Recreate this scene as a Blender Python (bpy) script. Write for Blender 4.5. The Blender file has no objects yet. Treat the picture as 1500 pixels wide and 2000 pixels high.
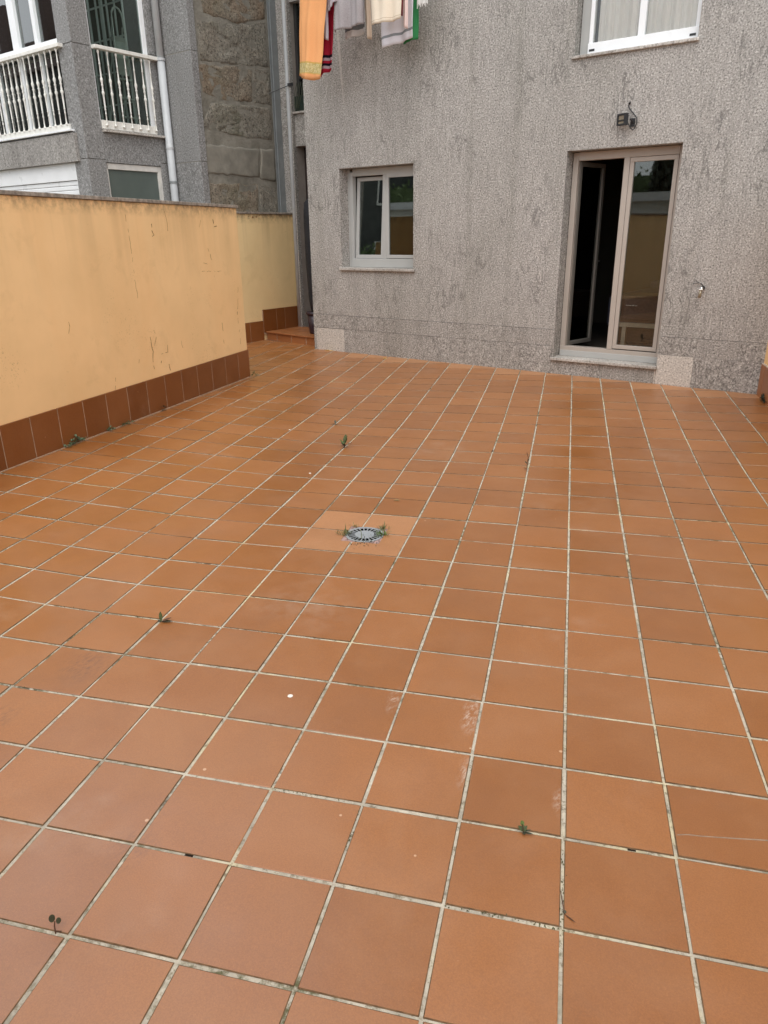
import bpy, bmesh, math, random
from mathutils import Vector, Matrix, noise as mnoise
rnd = random.Random(7)
S = 0.30                      # metres per building unit (all coordinates below are in units)
C = bpy.context.scene.collection

# ------------------------------------------------------------------ camera
CAM = Vector((25.16946, -28.25722, 5.42486))
RIGHT = Vector((0.806405, 0.591245, -0.011859))
DOWN = Vector((0.202021, -0.294275, -0.934125))
FWD = Vector((-0.555786, 0.750887, -0.356749))
FPX = 1420.64                 # focal length in pixels of the 1500 x 2000 photograph
cd = bpy.data.cameras.new('camera')
cam = bpy.data.objects.new('camera', cd); C.objects.link(cam)
cam.matrix_world = Matrix.Translation(CAM * S) @ Matrix((RIGHT, -DOWN, -FWD)).transposed().to_4x4()
cd.sensor_fit = 'VERTICAL'; cd.sensor_height = 24.0; cd.lens = FPX / 2000 * 24.0
cd.clip_start = 0.05; cd.clip_end = 400
bpy.context.scene.camera = cam

# ------------------------------------------------------------------ sky, sun, exposure
SUN = Vector((0.40, -0.62, 1.25)).normalized()      # direction towards the veiled sun
world = bpy.data.worlds.new('World'); bpy.context.scene.world = world; world.use_nodes = True
wn = world.node_tree.nodes; wl = world.node_tree.links
sky = wn.new('ShaderNodeTexSky'); sky.sky_type = 'NISHITA'; sky.sun_disc = False
sky.sun_elevation = math.asin(SUN.z); sky.sun_rotation = math.atan2(SUN.x, SUN.y)
sky.air_density = 1.0; sky.dust_density = 3.0; sky.ozone_density = 1.0
hs = wn.new('ShaderNodeHueSaturation'); hs.inputs['Saturation'].default_value = 0.30
cloud = wn.new('ShaderNodeMix'); cloud.data_type = 'RGBA'; cloud.inputs[0].default_value = 0.65
cloud.inputs[7].default_value = (6.2, 6.3, 6.5, 1)          # even pale cloud layer over the clear-sky colours
wl.new(sky.outputs[0], hs.inputs['Color']); wl.new(hs.outputs[0], cloud.inputs[6]); wl.new(cloud.outputs[2], wn['Background'].inputs[0])
wn['Background'].inputs[1].default_value = 0.15
sd = bpy.data.lights.new('sun', 'SUN'); sd.energy = 0.5; sd.angle = math.radians(40); sd.color = (1.0, 0.96, 0.90)
sun = bpy.data.objects.new('sun', sd); C.objects.link(sun)
sun.rotation_euler = (-SUN).to_track_quat('-Z', 'Y').to_euler()
sun.location = (5, -8, 20)
vs = bpy.context.scene.view_settings
vs.view_transform = 'Standard'; vs.look = 'None'; vs.gamma = 1; vs.exposure = 0.92; vs.use_curve_mapping = False

# ------------------------------------------------------------------ mesh helpers
class MB:
    def __init__(s): s.v = []; s.f = []; s.r = []
    def add(s, vs, fs):
        n = len(s.v); s.v += [tuple(p) for p in vs]; s.f += [tuple(n + i for i in f) for f in fs]; return s
    def box(s, x0, x1, y0, y1, z0, z1):
        return s.add([(x0,y0,z0),(x1,y0,z0),(x1,y1,z0),(x0,y1,z0),(x0,y0,z1),(x1,y0,z1),(x1,y1,z1),(x0,y1,z1)],
                     [(0,3,2,1),(4,5,6,7),(0,1,5,4),(1,2,6,5),(2,3,7,6),(3,0,4,7)])
    def obox(s, o, a, b, c):            # oriented box: corner o, edge vectors a, b, c
        o, a, b, c = map(Vector, (o, a, b, c))
        p = [o, o+a, o+a+b, o+b]; p += [q + c for q in p]
        if a.cross(b).dot(c) < 0: p = [p[i] for i in (0,3,2,1,4,7,6,5)]
        return s.add(p, [(0,3,2,1),(4,5,6,7),(0,1,5,4),(1,2,6,5),(2,3,7,6),(3,0,4,7)])
    def prism(s, poly, z0, z1):         # poly counter-clockwise in x,y
        n = len(poly); v = [(x,y,z0) for x,y in poly] + [(x,y,z1) for x,y in poly]
        return s.add(v, [tuple(range(n-1,-1,-1)), tuple(range(n,2*n))] + [(i,(i+1)%n,n+(i+1)%n,n+i) for i in range(n)])
    def tube(s, pts, r, n=8, cap=True):
        pts = [Vector(p) for p in pts]; rs = r if isinstance(r, (list,tuple)) else [r]*len(pts)
        up = Vector((0.13,0.21,1)).normalized(); rings = []
        for i, p in enumerate(pts):
            t = (pts[min(i+1,len(pts)-1)] - pts[max(i-1,0)]).normalized()
            a = t.cross(up)
            if a.length < 1e-3: a = t.cross(Vector((1,0,0)))
            a.normalize(); b = t.cross(a).normalized()
            rings.append([p + (a*math.cos(k*2*math.pi/n) + b*math.sin(k*2*math.pi/n))*rs[i] for k in range(n)])
        v = [q for R_ in rings for q in R_]; f = []
        for i in range(len(pts)-1):
            for k in range(n): f.append((i*n+k, i*n+(k+1)%n, (i+1)*n+(k+1)%n, (i+1)*n+k))
        if cap: f += [tuple(range(n-1,-1,-1)), tuple((len(pts)-1)*n + k for k in range(n))]
        return s.add(v, f)
    def lathe(s, prof, n=12, o=(0,0,0)):    # prof: (radius, z)
        v = [(o[0]+r*math.cos(k*2*math.pi/n), o[1]+r*math.sin(k*2*math.pi/n), o[2]+z) for r, z in prof for k in range(n)]
        f = [(i*n+k, i*n+(k+1)%n, (i+1)*n+(k+1)%n, (i+1)*n+k) for i in range(len(prof)-1) for k in range(n)]
        f += [tuple(range(n-1,-1,-1)), tuple((len(prof)-1)*n + k for k in range(n))]
        return s.add(v, f)
    def ball(s, o, r, n=8, m=5):
        return s.lathe([(max(1e-3, r*math.sin(math.pi*i/m)), -r*math.cos(math.pi*i/m)) for i in range(m+1)], n, o)

ORG = {}
def tag(o, label=None, cat=None, group=None, kind=None):
    if label: o['label'] = label
    if cat: o['category'] = cat
    if group: o['group'] = group
    if kind: o['kind'] = kind
    return o
def obj(name, mb, mat, parent=None, at=None, smooth=False, bev=0, thick=0, side=None):
    """link a mesh; vertices are world coordinates in units, stored about the thing's own base point"""
    org = ORG[parent.name] if parent else Vector(at or (0,0,0))
    me = bpy.data.meshes.new(name)
    me.from_pydata([tuple((Vector(p) - org) * S) for p in mb.v], [], mb.f); me.update()
    me.materials.append(mat)
    if side:
        me.materials.append(side)
        for p in me.polygons:
            if p.normal.z < .93: p.material_index = 1
    if smooth:
        for p in me.polygons: p.use_smooth = True
    if mb.r and len(mb.r) == len(mb.v):
        a = me.attributes.new('vary', 'FLOAT', 'POINT')
        for i, x in enumerate(mb.r): a.data[i].value = x
    o = bpy.data.objects.new(name, me); C.objects.link(o)
    if parent: o.parent = parent
    else: o.location = org * S
    if bev:
        m = o.modifiers.new('bevel', 'BEVEL'); m.width = bev * S; m.segments = 2; m.limit_method = 'ANGLE'; m.angle_limit = math.radians(50)
    if thick:
        m = o.modifiers.new('thickness', 'SOLIDIFY'); m.thickness = thick * S; m.offset = 0
    ORG[o.name] = org
    return o
def empty(name, at, label=None, cat=None, group=None, kind=None):
    o = bpy.data.objects.new(name, None); C.objects.link(o); o.location = Vector(at) * S
    o.empty_display_size = 0.1
    ORG[o.name] = Vector(at)
    return tag(o, label, cat, group, kind)
def put(name, me, parent, at):          # another object sharing mesh data, placed at a point
    o = bpy.data.objects.new(name, me); C.objects.link(o); o.parent = parent
    o.location = (Vector(at) - ORG[parent.name]) * S
    return o
B = lambda *a: MB().box(*a)

# ------------------------------------------------------------------ material helpers
class NT:
    def __init__(s, name):
        m = bpy.data.materials.new(name); m.use_nodes = True; s.m = m; s.n = m.node_tree.nodes; s.l = m.node_tree.links
        s.bsdf = s.n['Principled BSDF']; s.out = s.n['Material Output']; s.pos = s.n.new('ShaderNodeNewGeometry').outputs['Position']
    def link(s, a, b):
        s.l.new(a, b)
    def val(s, node, k, x):
        if x is None: return
        if hasattr(x, 'is_output'): s.link(x, node.inputs[k])
        else: node.inputs[k].default_value = x
    def mp(s, scale=(1,1,1), rot=(0,0,0), src=None, loc=(0,0,0)):
        n = s.n.new('ShaderNodeMapping'); s.link(src or s.pos, n.inputs[0])
        n.inputs['Scale'].default_value = scale; n.inputs['Rotation'].default_value = rot; n.inputs['Location'].default_value = loc
        return n.outputs[0]
    def noise(s, scale, detail=3, rough=.55, vec=None, dist=0):
        n = s.n.new('ShaderNodeTexNoise'); s.link(vec or s.pos, n.inputs['Vector'])
        n.inputs['Scale'].default_value = scale; n.inputs['Detail'].default_value = detail
        n.inputs['Roughness'].default_value = rough; n.inputs['Distortion'].default_value = dist
        return n.outputs['Fac']
    def vor(s, scale, vec=None, out='Distance', feat='F1'):
        n = s.n.new('ShaderNodeTexVoronoi'); n.feature = feat; s.link(vec or s.pos, n.inputs['Vector']); n.inputs['Scale'].default_value = scale
        return n.outputs[out]
    def ramp(s, fac, stops):
        n = s.n.new('ShaderNodeValToRGB'); s.link(fac, n.inputs[0]); e = n.color_ramp.elements
        while len(e) < len(stops): e.new(0.5)
        for q, (p, c) in zip(e, stops):
            q.position = p; q.color = (c, c, c, 1) if isinstance(c, (int, float)) else (*c, 1)
        return n.outputs[0]
    def mix(s, fac, a, b, mode='MIX'):
        n = s.n.new('ShaderNodeMix'); n.data_type = 'RGBA'; n.blend_type = mode
        for k, x in ((0, fac), (6, a), (7, b)):
            if hasattr(x, 'is_output'): s.link(x, n.inputs[k])
            else: n.inputs[k].default_value = x if k == 0 else (*x, 1) if len(x) == 3 else x
        return n.outputs[2]
    def math(s, op, a, b=0.0):
        n = s.n.new('ShaderNodeMath'); n.operation = op; s.val(n, 0, a); s.val(n, 1, b); return n.outputs[0]
    def attr(s, name):
        n = s.n.new('ShaderNodeAttribute'); n.attribute_name = name; return n.outputs['Fac']
    def sep(s, i):
        n = s.n.new('ShaderNodeSeparateXYZ'); s.link(s.pos, n.inputs[0]); return n.outputs[i]
    def bump(s, h, strength=.3, dist=.01):
        n = s.n.new('ShaderNodeBump'); s.link(h, n.inputs['Height']); n.inputs['Strength'].default_value = strength; n.inputs['Distance'].default_value = dist
        s.link(n.outputs[0], s.bsdf.inputs['Normal'])
    def done(s, col=None, rough=.6, metal=0, spec=.5):
        if col is not None:
            if hasattr(col, 'is_output'): s.link(col, s.bsdf.inputs['Base Color'])
            else: s.bsdf.inputs['Base Color'].default_value = (*col, 1)
        s.val(s.bsdf, 'Roughness', rough); s.val(s.bsdf, 'Metallic', metal); s.val(s.bsdf, 'Specular IOR Level', spec)
        return s.m

def granite(name, dark, mid, light, scale=75, vein=.5, slab=0.0, stain=(.10,.10,.07), stain_amt=.35, rough=.62):
    t = NT(name); vec = t.pos
    if slab:
        n = t.n.new('ShaderNodeVectorMath'); n.operation = 'ADD'; t.link(t.pos, n.inputs[0])
        cx = t.n.new('ShaderNodeCombineXYZ'); oi = t.attr('vary')
        for k, q in enumerate((slab, slab*.7, slab*1.3)): t.link(t.math('MULTIPLY', oi, q), cx.inputs[k])
        t.link(cx.outputs[0], n.inputs[1]); vec = n.outputs[0]
    sp = t.noise(scale, 2, .65, vec)
    col = t.ramp(sp, [(.34, dark), (.46, mid), (.55, mid), (.66, light)])
    fl = t.ramp(t.vor(scale*.75, vec), [(.08, 1), (.22, 0)])
    col = t.mix(t.math('MULTIPLY', fl, .55), col, tuple(x*.45 for x in dark))
    v1 = t.noise(1, 4, .65, t.mp((9, 9, 2.6), (0, .28, 0), vec), 1.2)
    v2 = t.noise(1, 3, .6, t.mp((42, 42, 8), (0, .25, 0), vec), .8)
    vm = t.math('MULTIPLY', t.ramp(v1, [(.40, 0), (.58, 1)]), t.ramp(v2, [(.38, 0), (.56, 1)]))
    col = t.mix(t.math('MULTIPLY', vm, vein*.45), col, dark)
    vl = t.ramp(t.noise(1, 3, .6, t.mp((20, 20, 5), (0, .3, 0), vec, (4,2,1)), 1), [(.55, 0), (.75, 1)])
    col = t.mix(t.math('MULTIPLY', vl, vein*.35), col, light)
    rg = t.ramp(t.noise(1, 4, .6, t.mp((5.5, 5.5, 1.7), (0, .30, 0), vec, (1,7,3)), 1.6), [(.470, 0), (.498, 1), (.502, 1), (.530, 0)])
    rm = t.ramp(t.noise(1, 3, .6, t.mp((1.6, 1.6, 1.2), (0, .2, 0), vec, (8,2,1)), .6), [(.46, 0), (.60, 1)])
    col = t.mix(t.math('MULTIPLY', t.math('MULTIPLY', rg, rm), min(1, vein*1.25)), col, tuple(x*.75 for x in dark))
    big = t.ramp(t.noise(1, 3, .6, t.mp((1.1, 1.1, .35), (0,0,0)), .5), [(.42, 0), (.72, 1)])
    col = t.mix(t.math('MULTIPLY', big, stain_amt), col, t.mix(.5, col, stain))
    drip = t.ramp(t.noise(1, 2, .5, t.mp((7, 7, .12))), [(.52, 0), (.70, 1)])
    col = t.mix(t.math('MULTIPLY', drip, stain_amt*.55), col, t.mix(.55, col, stain))
    t.bump(sp, .12, .004)
    return t.done(col, rough, 0, .35)

GR = granite('facade granite', (.122,.114,.106), (.360,.341,.316), (.63,.608,.57), 62, .52, 0, (.10,.10,.07), .40)
GRB = granite('base course granite', (.112,.104,.096), (.335,.316,.292), (.59,.568,.53), 62, .45, 3.0, (.09,.085,.06), .42)
GRP = granite('pale granite', (.24,.22,.195), (.50,.465,.42), (.70,.66,.60), 55, .0, 3.0, stain_amt=.15)
GRS = granite('sill granite', (.22,.20,.18), (.47,.44,.40), (.68,.65,.60), 50, .1, 0, (.07,.06,.045), .9)
GRN = granite('neighbour granite', (.118,.116,.113), (.240,.238,.233), (.39,.387,.38), 50, .0, 2.0, (.08,.08,.07), .4, .6)
GRNB = granite('neighbour beam granite', (.16,.152,.14), (.31,.295,.275), (.47,.45,.42), 46, .1, 2.0, (.07,.06,.05), .85, .6)

def plain(name, col, rough=.5, metal=0, var=.12, scale=8, spec=.5, bump=0, bscale=120):
    t = NT(name)
    n = t.noise(scale, 4, .6)
    c = t.mix(t.ramp(n, [(.3, 0), (.7, 1)]), tuple(x*(1-var) for x in col), tuple(min(1, x*(1+var)) for x in col))
    if bump: t.bump(t.noise(bscale, 3), bump, .003)
    r = t.ramp(t.noise(scale*1.7, 3), [(.3, max(.02, rough-.07)), (.7, min(1, rough+.07))])
    return t.done(c, r, metal, spec)

# ochre render with weathering
def plaster(name, base, streak=.5):
    t = NT(name)
    z = t.sep(2)
    c = t.mix(t.ramp(t.noise(1.4, 4, .6), [(.32, 0), (.68, 1)]), tuple(x*.93 for x in base), (base[0]*1.03, base[1]*1.03, base[2]*1.05))
    c = t.mix(t.math('MULTIPLY', t.ramp(t.noise(1, 4, .65, t.mp((1.3, 1.3, .55)), .6), [(.45, 0), (.72, 1)]), .30), c, (base[0]*.93, base[1]*.82, base[2]*.72))
    g = t.math('MULTIPLY', t.ramp(t.noise(2.6, 5, .7, None, .4), [(.56, 0), (.80, 1)]), .22)
    c = t.mix(g, c, (.36, .23, .10))
    # dirt washed down from the coping: long thin vertical runs, strongest just under it
    run = t.ramp(t.noise(1, 3, .6, t.mp((5.5, 5.5, .18))), [(.46, 0), (.74, 1)])
    top = t.ramp(z, [(.0, 0), (1.0, 0)])
    mr = t.n.new('ShaderNodeMapRange'); t.link(z, mr.inputs[0]); mr.inputs[1].default_value = 1.15; mr.inputs[2].default_value = 1.93
    mr.inputs[3].default_value = .05; mr.inputs[4].default_value = 1
    c = t.mix(t.math('MULTIPLY', t.math('MULTIPLY', run, mr.outputs[0]), streak), c, (.25, .165, .085))
    edge = t.n.new('ShaderNodeMapRange'); t.link(z, edge.inputs[0]); edge.inputs[1].default_value = 1.80; edge.inputs[2].default_value = 1.94
    en = t.math('MULTIPLY', edge.outputs[0], t.ramp(t.noise(14, 4, .7), [(.38, 0), (.62, 1)]))
    c = t.mix(t.math('MULTIPLY', en, .75), c, (.16, .11, .065))
    # flaked mould speckles
    sp = t.math('MULTIPLY', t.ramp(t.noise(60, 3, .7), [(.60, 0), (.68, 1)]), t.ramp(t.noise(1.7, 3, .6), [(.55, 0), (.68, 1)]))
    c = t.mix(t.math('MULTIPLY', sp, .55), c, (.22, .13, .055))
    t.bump(t.noise(140, 4, .6), .35, .004)
    return t.done(c, .85, 0, .25)
OCH = plaster('ochre render', (.85,.58,.29), .26)
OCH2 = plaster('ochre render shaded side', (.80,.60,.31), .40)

# terracotta glazed tile
def tile_mat(name, a, b, rough=.30, speck=1.0, dirt=1.0, spec=.65, marks=False):
    t = NT(name); v = t.attr('vary')
    c = t.mix(v, a, b)
    c = t.mix(t.math('MULTIPLY', t.ramp(t.noise(5, 4, .6), [(.35, 0), (.7, 1)]), .35), c, (b[0]*1.08, b[1]*1.12, b[2]*1.25))
    c = t.mix(t.math('MULTIPLY', t.ramp(t.noise(240, 2, .6), [(.40, 0), (.62, 1)]), .30), c, (a[0]*.55, a[1]*.5, a[2]*.5))
    c = t.mix(t.math('MULTIPLY', t.ramp(t.noise(300, 2, .6, t.mp((1,1,1), (0,0,0), None, (3,1,2))), [(.56, 0), (.72, 1)]), .30), c, (b[0]*1.5, b[1]*1.6, b[2]*1.8))
    # dusty film, darker grime and lime bloom in blotches
    film = t.math('MULTIPLY', t.ramp(t.noise(1.9, 6, .72, None, .4), [(.44, 0), (.76, 1)]), .24*dirt)
    c = t.mix(film, c, (.40, .215, .105))
    grime = t.math('MULTIPLY', t.ramp(t.noise(2.3, 4, .6, t.mp((1,1,1),(0,0,0),None,(7,3,0)), .2), [(.50, 0), (.85, 1)]), .40*dirt)
    c = t.mix(grime, c, (.20, .085, .035))
    bloom = t.math('MULTIPLY', t.ramp(t.noise(9, 5, .7), [(.40, 0), (.80, 1)]), t.ramp(t.noise(1.15, 3, .6, t.mp((1,1,1),(0,0,0),None,(2,9,0))), [(.62, 0), (.72, 1)]))
    c = t.mix(t.math('MULTIPLY', bloom, .30*dirt), c, (.52, .38, .28))
    # small pale chips in the glaze
    vo = t.n.new('ShaderNodeTexVoronoi'); t.link(t.pos, vo.inputs['Vector']); vo.inputs['Scale'].default_value = 7.5
    rr = t.n.new('ShaderNodeSeparateColor'); t.link(vo.outputs['Color'], rr.inputs[0])
    size = t.math('MULTIPLY', t.math('GREATER_THAN', rr.outputs[0], .60), t.math('MULTIPLY', rr.outputs[1], .050))
    chip = t.math('LESS_THAN', vo.outputs['Distance'], size)
    c = t.mix(t.math('MULTIPLY', chip, .75*speck), c, (.62, .40, .25))
    if marks:
        for (gx, gy, rad, col, amt) in ((-2.10,1.80,.10,(.60,.50,.42),.45),(-1.12,1.72,.14,(.62,.52,.44),.65),(-1.06,.70,.10,(.60,.50,.42),.5),(-.06,.50,.09,(.60,.50,.42),.45),(-6.35,1.62,.16,(.12,.05,.025),.75),(-6.7,.35,.12,(.12,.05,.025),.6),(-4.0,-1.05,.12,(.12,.05,.025),.45)):
            x_ = 23.21851 + .97904*gx - .40631*gy; y_ = -22.5997 + .40631*gx + .97904*gy
            sx = 3.2 if col[0] > .3 else 1.3
            q = t.mp((1,1,0), (0,0,-math.radians(22.54))); q = t.mp((sx,1,0), src=q)
            ca_, sa_ = math.cos(math.radians(22.54)), math.sin(math.radians(22.54))
            d = t.n.new('ShaderNodeVectorMath'); d.operation = 'DISTANCE'; t.link(q, d.inputs[0]); d.inputs[1].default_value = ((x_*ca_+y_*sa_)*S*sx, (-x_*sa_+y_*ca_)*S, 0)
            fall = t.math('MULTIPLY', t.ramp(d.outputs['Value'], [(rad*.2, 1), (rad, 0)]), t.ramp(t.noise(1, 5, .8, t.mp((70,24,30), (0,0,-.39))), [(.47, 0), (.60, 1)]))
            c = t.mix(t.math('MULTIPLY', fall, amt), c, col)
    r = t.ramp(t.noise(3.5, 4, .6), [(.3, rough-.06), (.7, rough+.10)])
    r = t.math('ADD', r, t.math('MULTIPLY', t.math('SUBTRACT', v, .5), .10))
    r = t.math('ADD', r, t.math('MULTIPLY', film, .35))
    r = t.math('MAXIMUM', r, .29)
    t.bump(t.noise(70, 3, .5), .05, .003)
    return t.done(c, r, 0, spec)
TILE = tile_mat('terracotta floor tile', (.264, .094, .0205), (.335, .126, .0305), .335, marks=True, spec=1.15)
TILEP = tile_mat('pale terracotta tile', (.375,.172,.070), (.42,.198,.084), .42, .8, 1.0)
TILED = tile_mat('brown skirting tile', (.155,.048,.010), (.225,.074,.016), .36, .7, .5, .5)
TILEM = tile_mat('step tile', (.29, .105, .034), (.33, .125, .042), .36, .5, .5)

t = NT('grout')
gc, gy = t.attr('gc'), t.attr('gy')
dd = t.math('MINIMUM', t.math('PINGPONG', gc, .5), t.math('PINGPONG', gy, .5))
edge_ = t.ramp(t.math('MULTIPLY', dd, 30.0), [(.30, 0), (.52, 1)])
c = t.mix(t.ramp(t.noise(7, 5, .7), [(.35, 0), (.65, 1)]), (.37, .335, .27), (.58, .53, .425))
c = t.mix(t.math('MULTIPLY', t.ramp(t.noise(2.2, 4, .7), [(.55, 0), (.66, 1)]), .60), c, (.66, .58, .34))
c = t.mix(t.math('MULTIPLY', t.ramp(t.noise(38, 4, .75), [(.52, 0), (.66, 1)]), .75), c, (.17, .135, .085))
c = t.mix(t.math('MULTIPLY', t.ramp(t.noise(3.1, 5, .8, t.mp((1,1,1),(0,0,0),None,(5,5,0))), [(.60, 0), (.68, 1)]), .85), c, (.055, .045, .025))
c = t.mix(t.math('MULTIPLY', t.math('MULTIPLY', t.ramp(t.noise(26, 4, .7, t.mp((1,1,1),(0,0,0),None,(9,1,0))), [(.45,0),(.60,1)]), t.ramp(t.noise(1.3, 3, .6, t.mp((1,1,1),(0,0,0),None,(2,2,0))), [(.52,0),(.64,1)])), .85), c, (.085,.085,.030))
c = t.mix(t.math('MULTIPLY', edge_, t.ramp(t.noise(9, 4, .7), [(.42, .0), (.72, .60)])), c, (.125, .09, .055))
t.bump(t.noise(90, 5, .7), .8, .006)
GROUT = t.done(c, .9, 0, .2)
EDGE = plain('grimy tile edge', (.150, .090, .048), .9, 0, .5, 30, .2)
MORTAR = plain('mortar line', (.50, .43, .35), .9, 0, .25, 12, .2, .5, 80)

MORTS = plain('stained skirting mortar', (.34,.245,.17), .9, 0, .35, 9, .2, .5, 80)
# aluminium, glass, cloth ...
ALU = plain('champagne aluminium', (.40,.355,.31), .40, .0, .05, 3)
ALUG = plain('grey aluminium', (.40,.405,.39), .38, .0, .05, 3)
ALUW = plain('white lacquered aluminium', (.80, .82, .83), .32, 0, .04, 3)
PAINTW = plain('white paint on iron', (.74, .73, .68), .5, 0, .10, 18)
PIPE = plain('grey plastic pipe', (.47, .49, .50), .45, 0, .08, 4)
ZINC = plain('zinc sheet', (.25,.27,.275), .42, .25, .12, 6)
BLACK = plain('black plastic', (.018, .018, .020), .45, 0, .2, 10)
DARKM = plain('dark rubber', (.02, .02, .02), .6, 0, .2, 10)
CHROME = plain('worn chrome', (.60, .59, .56), .28, .9, .1, 30)
PURPLE = plain('aubergine plastic', (.030, .018, .028), .35, 0, .1, 10)
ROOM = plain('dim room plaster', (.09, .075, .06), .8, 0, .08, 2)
WOOD = plain('dark wood', (.075, .042, .026), .45, 0, .3, 14)
PALEW = plain('pale wood', (.38, .32, .25), .5, 0, .1, 12)
QUILT = plain('dark quilt', (.10, .105, .15), .85, 0, .2, 20)
COPE = plain('weathered coping stone', (.27, .235, .195), .85, 0, .45, 22, .25, .8, 60)
CRACK = plain('cracked render', (.25,.14,.058), .95, 0, .3, 40, .1)
def glass(name, tint=(.86,.90,.88), boost=1.6):
    t = NT(name); tr = t.n.new('ShaderNodeBsdfTransparent'); tr.inputs[0].default_value = (*tint, 1)
    gl = t.n.new('ShaderNodeBsdfGlossy'); gl.inputs['Roughness'].default_value = .015; gl.inputs[0].default_value = (.95,.98,.97,1)
    fr = t.n.new('ShaderNodeFresnel'); fr.inputs[0].default_value = 1.5
    bm = t.n.new('ShaderNodeBump'); t.link(t.noise(1.3, 1), bm.inputs['Height']); bm.inputs['Strength'].default_value = .02; t.link(bm.outputs[0], gl.inputs['Normal'])
    mx = t.n.new('ShaderNodeMixShader'); t.link(t.math('MINIMUM', t.math('MULTIPLY', fr.outputs[0], boost), 1.0), mx.inputs[0])
    t.link(tr.outputs[0], mx.inputs[1]); t.link(gl.outputs[0], mx.inputs[2]); t.link(mx.outputs[0], t.out.inputs[0])
    return t.m
GLASS = glass('window glass'); GLASSD = glass('tinted window glass', (.55,.60,.57), 2.6)
def cloth(name, col, var=.10, scale=260, sheen=.0, trans=.25):
    t = NT(name)
    c = t.mix(t.ramp(t.noise(scale, 3, .7), [(.3, 0), (.7, 1)]), tuple(x*(1-var) for x in col), tuple(min(1, x*(1+var)) for x in col))
    t.bump(t.noise(scale*1.3, 3, .7), .5, .002)
    t.done(c, .95, 0, .1)
    return t.m
def leafm(name, col):
    t = NT(name)
    c = t.mix(t.ramp(t.noise(60, 3), [(.3, 0), (.7, 1)]), tuple(x*.7 for x in col), tuple(x*1.3 for x in col))
    return t.done(c, .55, 0, .4)
LEAF = leafm('weed leaf', (.070,.095,.035)); LEAFG = leafm('fresh leaf', (.105,.165,.045)); LEAFD = leafm('dull dark leaf', (.045,.052,.030))
LEAFB = leafm('blue green leaf', (.105, .155, .085)); STEM = leafm('brown stem', (.085, .040, .022)); DRY = leafm('dry straw', (.30, .22, .09)); YEL = leafm('yellow leaf', (.80, .52, .03))
GRASS = leafm('grass blade', (.10, .135, .045))

# ------------------------------------------------------------------ floor geometry
Z0 = -0.3255
W1P = Vector((2.822, -7.307)); W1D = Vector((-.3194, .9476)); W1N = Vector((.9476, .3194))
RWD = Vector((.3833, -.9236))                        # right wall runs this way from RWP
RWP = Vector((20.70, 0.0)); RWN = Vector((-.9236, -.3833))
def smin(a, b, k=.18):
    h = max(0, min(1, .5 + .5*(b-a)/k)); return b*(1-h) + a*h - k*h*(1-h)
def zf(u, v):
    a = -v/9.9; b = ((u-W1P.x)*W1N.x + (v-W1P.y)*W1N.y)/6.4
    t_ = smin(smin(a, b), 1.0, .18); return Z0 * max(0, min(1, t_))
COFF = {-8: -.02, -2: -.008, -1: -.015, 0: -.019, 2: .030, 3: .045, 4: .04, 5: .035, 6: .03}
def grid(c, Y):
    c = c + COFF.get(round(c), 0) if abs(c-round(c)) < 1e-6 else c
    u = 23.21851 + .97904*c - .40631*Y; v = -22.5997 + .40631*c + .97904*Y
    return u, v
def gridz(c, Y):           # bilinear between grid corners, so tiles and bedding agree
    import math as m
    c0, y0 = m.floor(c+1e-9), m.floor(Y+1e-9); fc, fy = c-c0, Y-y0
    if fc < 1e-6 and fy < 1e-6:
        u, v = grid(c0, y0); return Vector((u, v, zf(u, v)))
    P = [Vector((*grid(c0+i, y0+j), zf(*grid(c0+i, y0+j)))) for j in (0,1) for i in (0,1)]
    return (P[0]*(1-fc)+P[1]*fc)*(1-fy) + (P[2]*(1-fc)+P[3]*fc)*fy
def project(p):
    d = Vector(p) - CAM; z = d.dot(FWD)
    if z < .3: return None
    return (750 + FPX*d.dot(RIGHT)/z, 1000 + FPX*d.dot(DOWN)/z)

gnd = obj('ground', B(-130, 150, -150, 130, -1.2, -.8), plain('bare earth', (.20,.17,.13), .95, 0, .3, 3, .2), at=(0,0,-1))
tag(gnd, 'earth under and beyond the paved yard', kind='structure')

floor = empty('patio_floor', (10, -15, Z0), 'terracotta tiled patio floor with pale grout joints falling to a drain', kind='structure')
CR, YR = range(-19, 13), range(-10, 33)
mb = MB(); idx = {}; gca = []
for c_ in list(CR) + [13]:
    for y_ in list(YR) + [33]:
        p = gridz(c_, y_); idx[c_, y_] = len(mb.v); mb.v.append((p.x, p.y, p.z - .010)); gca.append((c_, y_))
for c_ in CR:
    for y_ in YR: mb.f.append((idx[c_,y_], idx[c_+1,y_], idx[c_+1,y_+1], idx[c_,y_+1]))
gbo = obj('grout_bed', mb, GROUT, floor)
for nm, k in (('gc', 0), ('gy', 1)):
    a_ = gbo.data.attributes.new(nm, 'FLOAT', 'POINT')
    for i, q in enumerate(gca): a_.data[i].value = q[k] + 100
DC = (-3.85, 6.88); DH = .375                        # drain cut-out in grid units
G = .0170                                             # half joint
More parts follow.
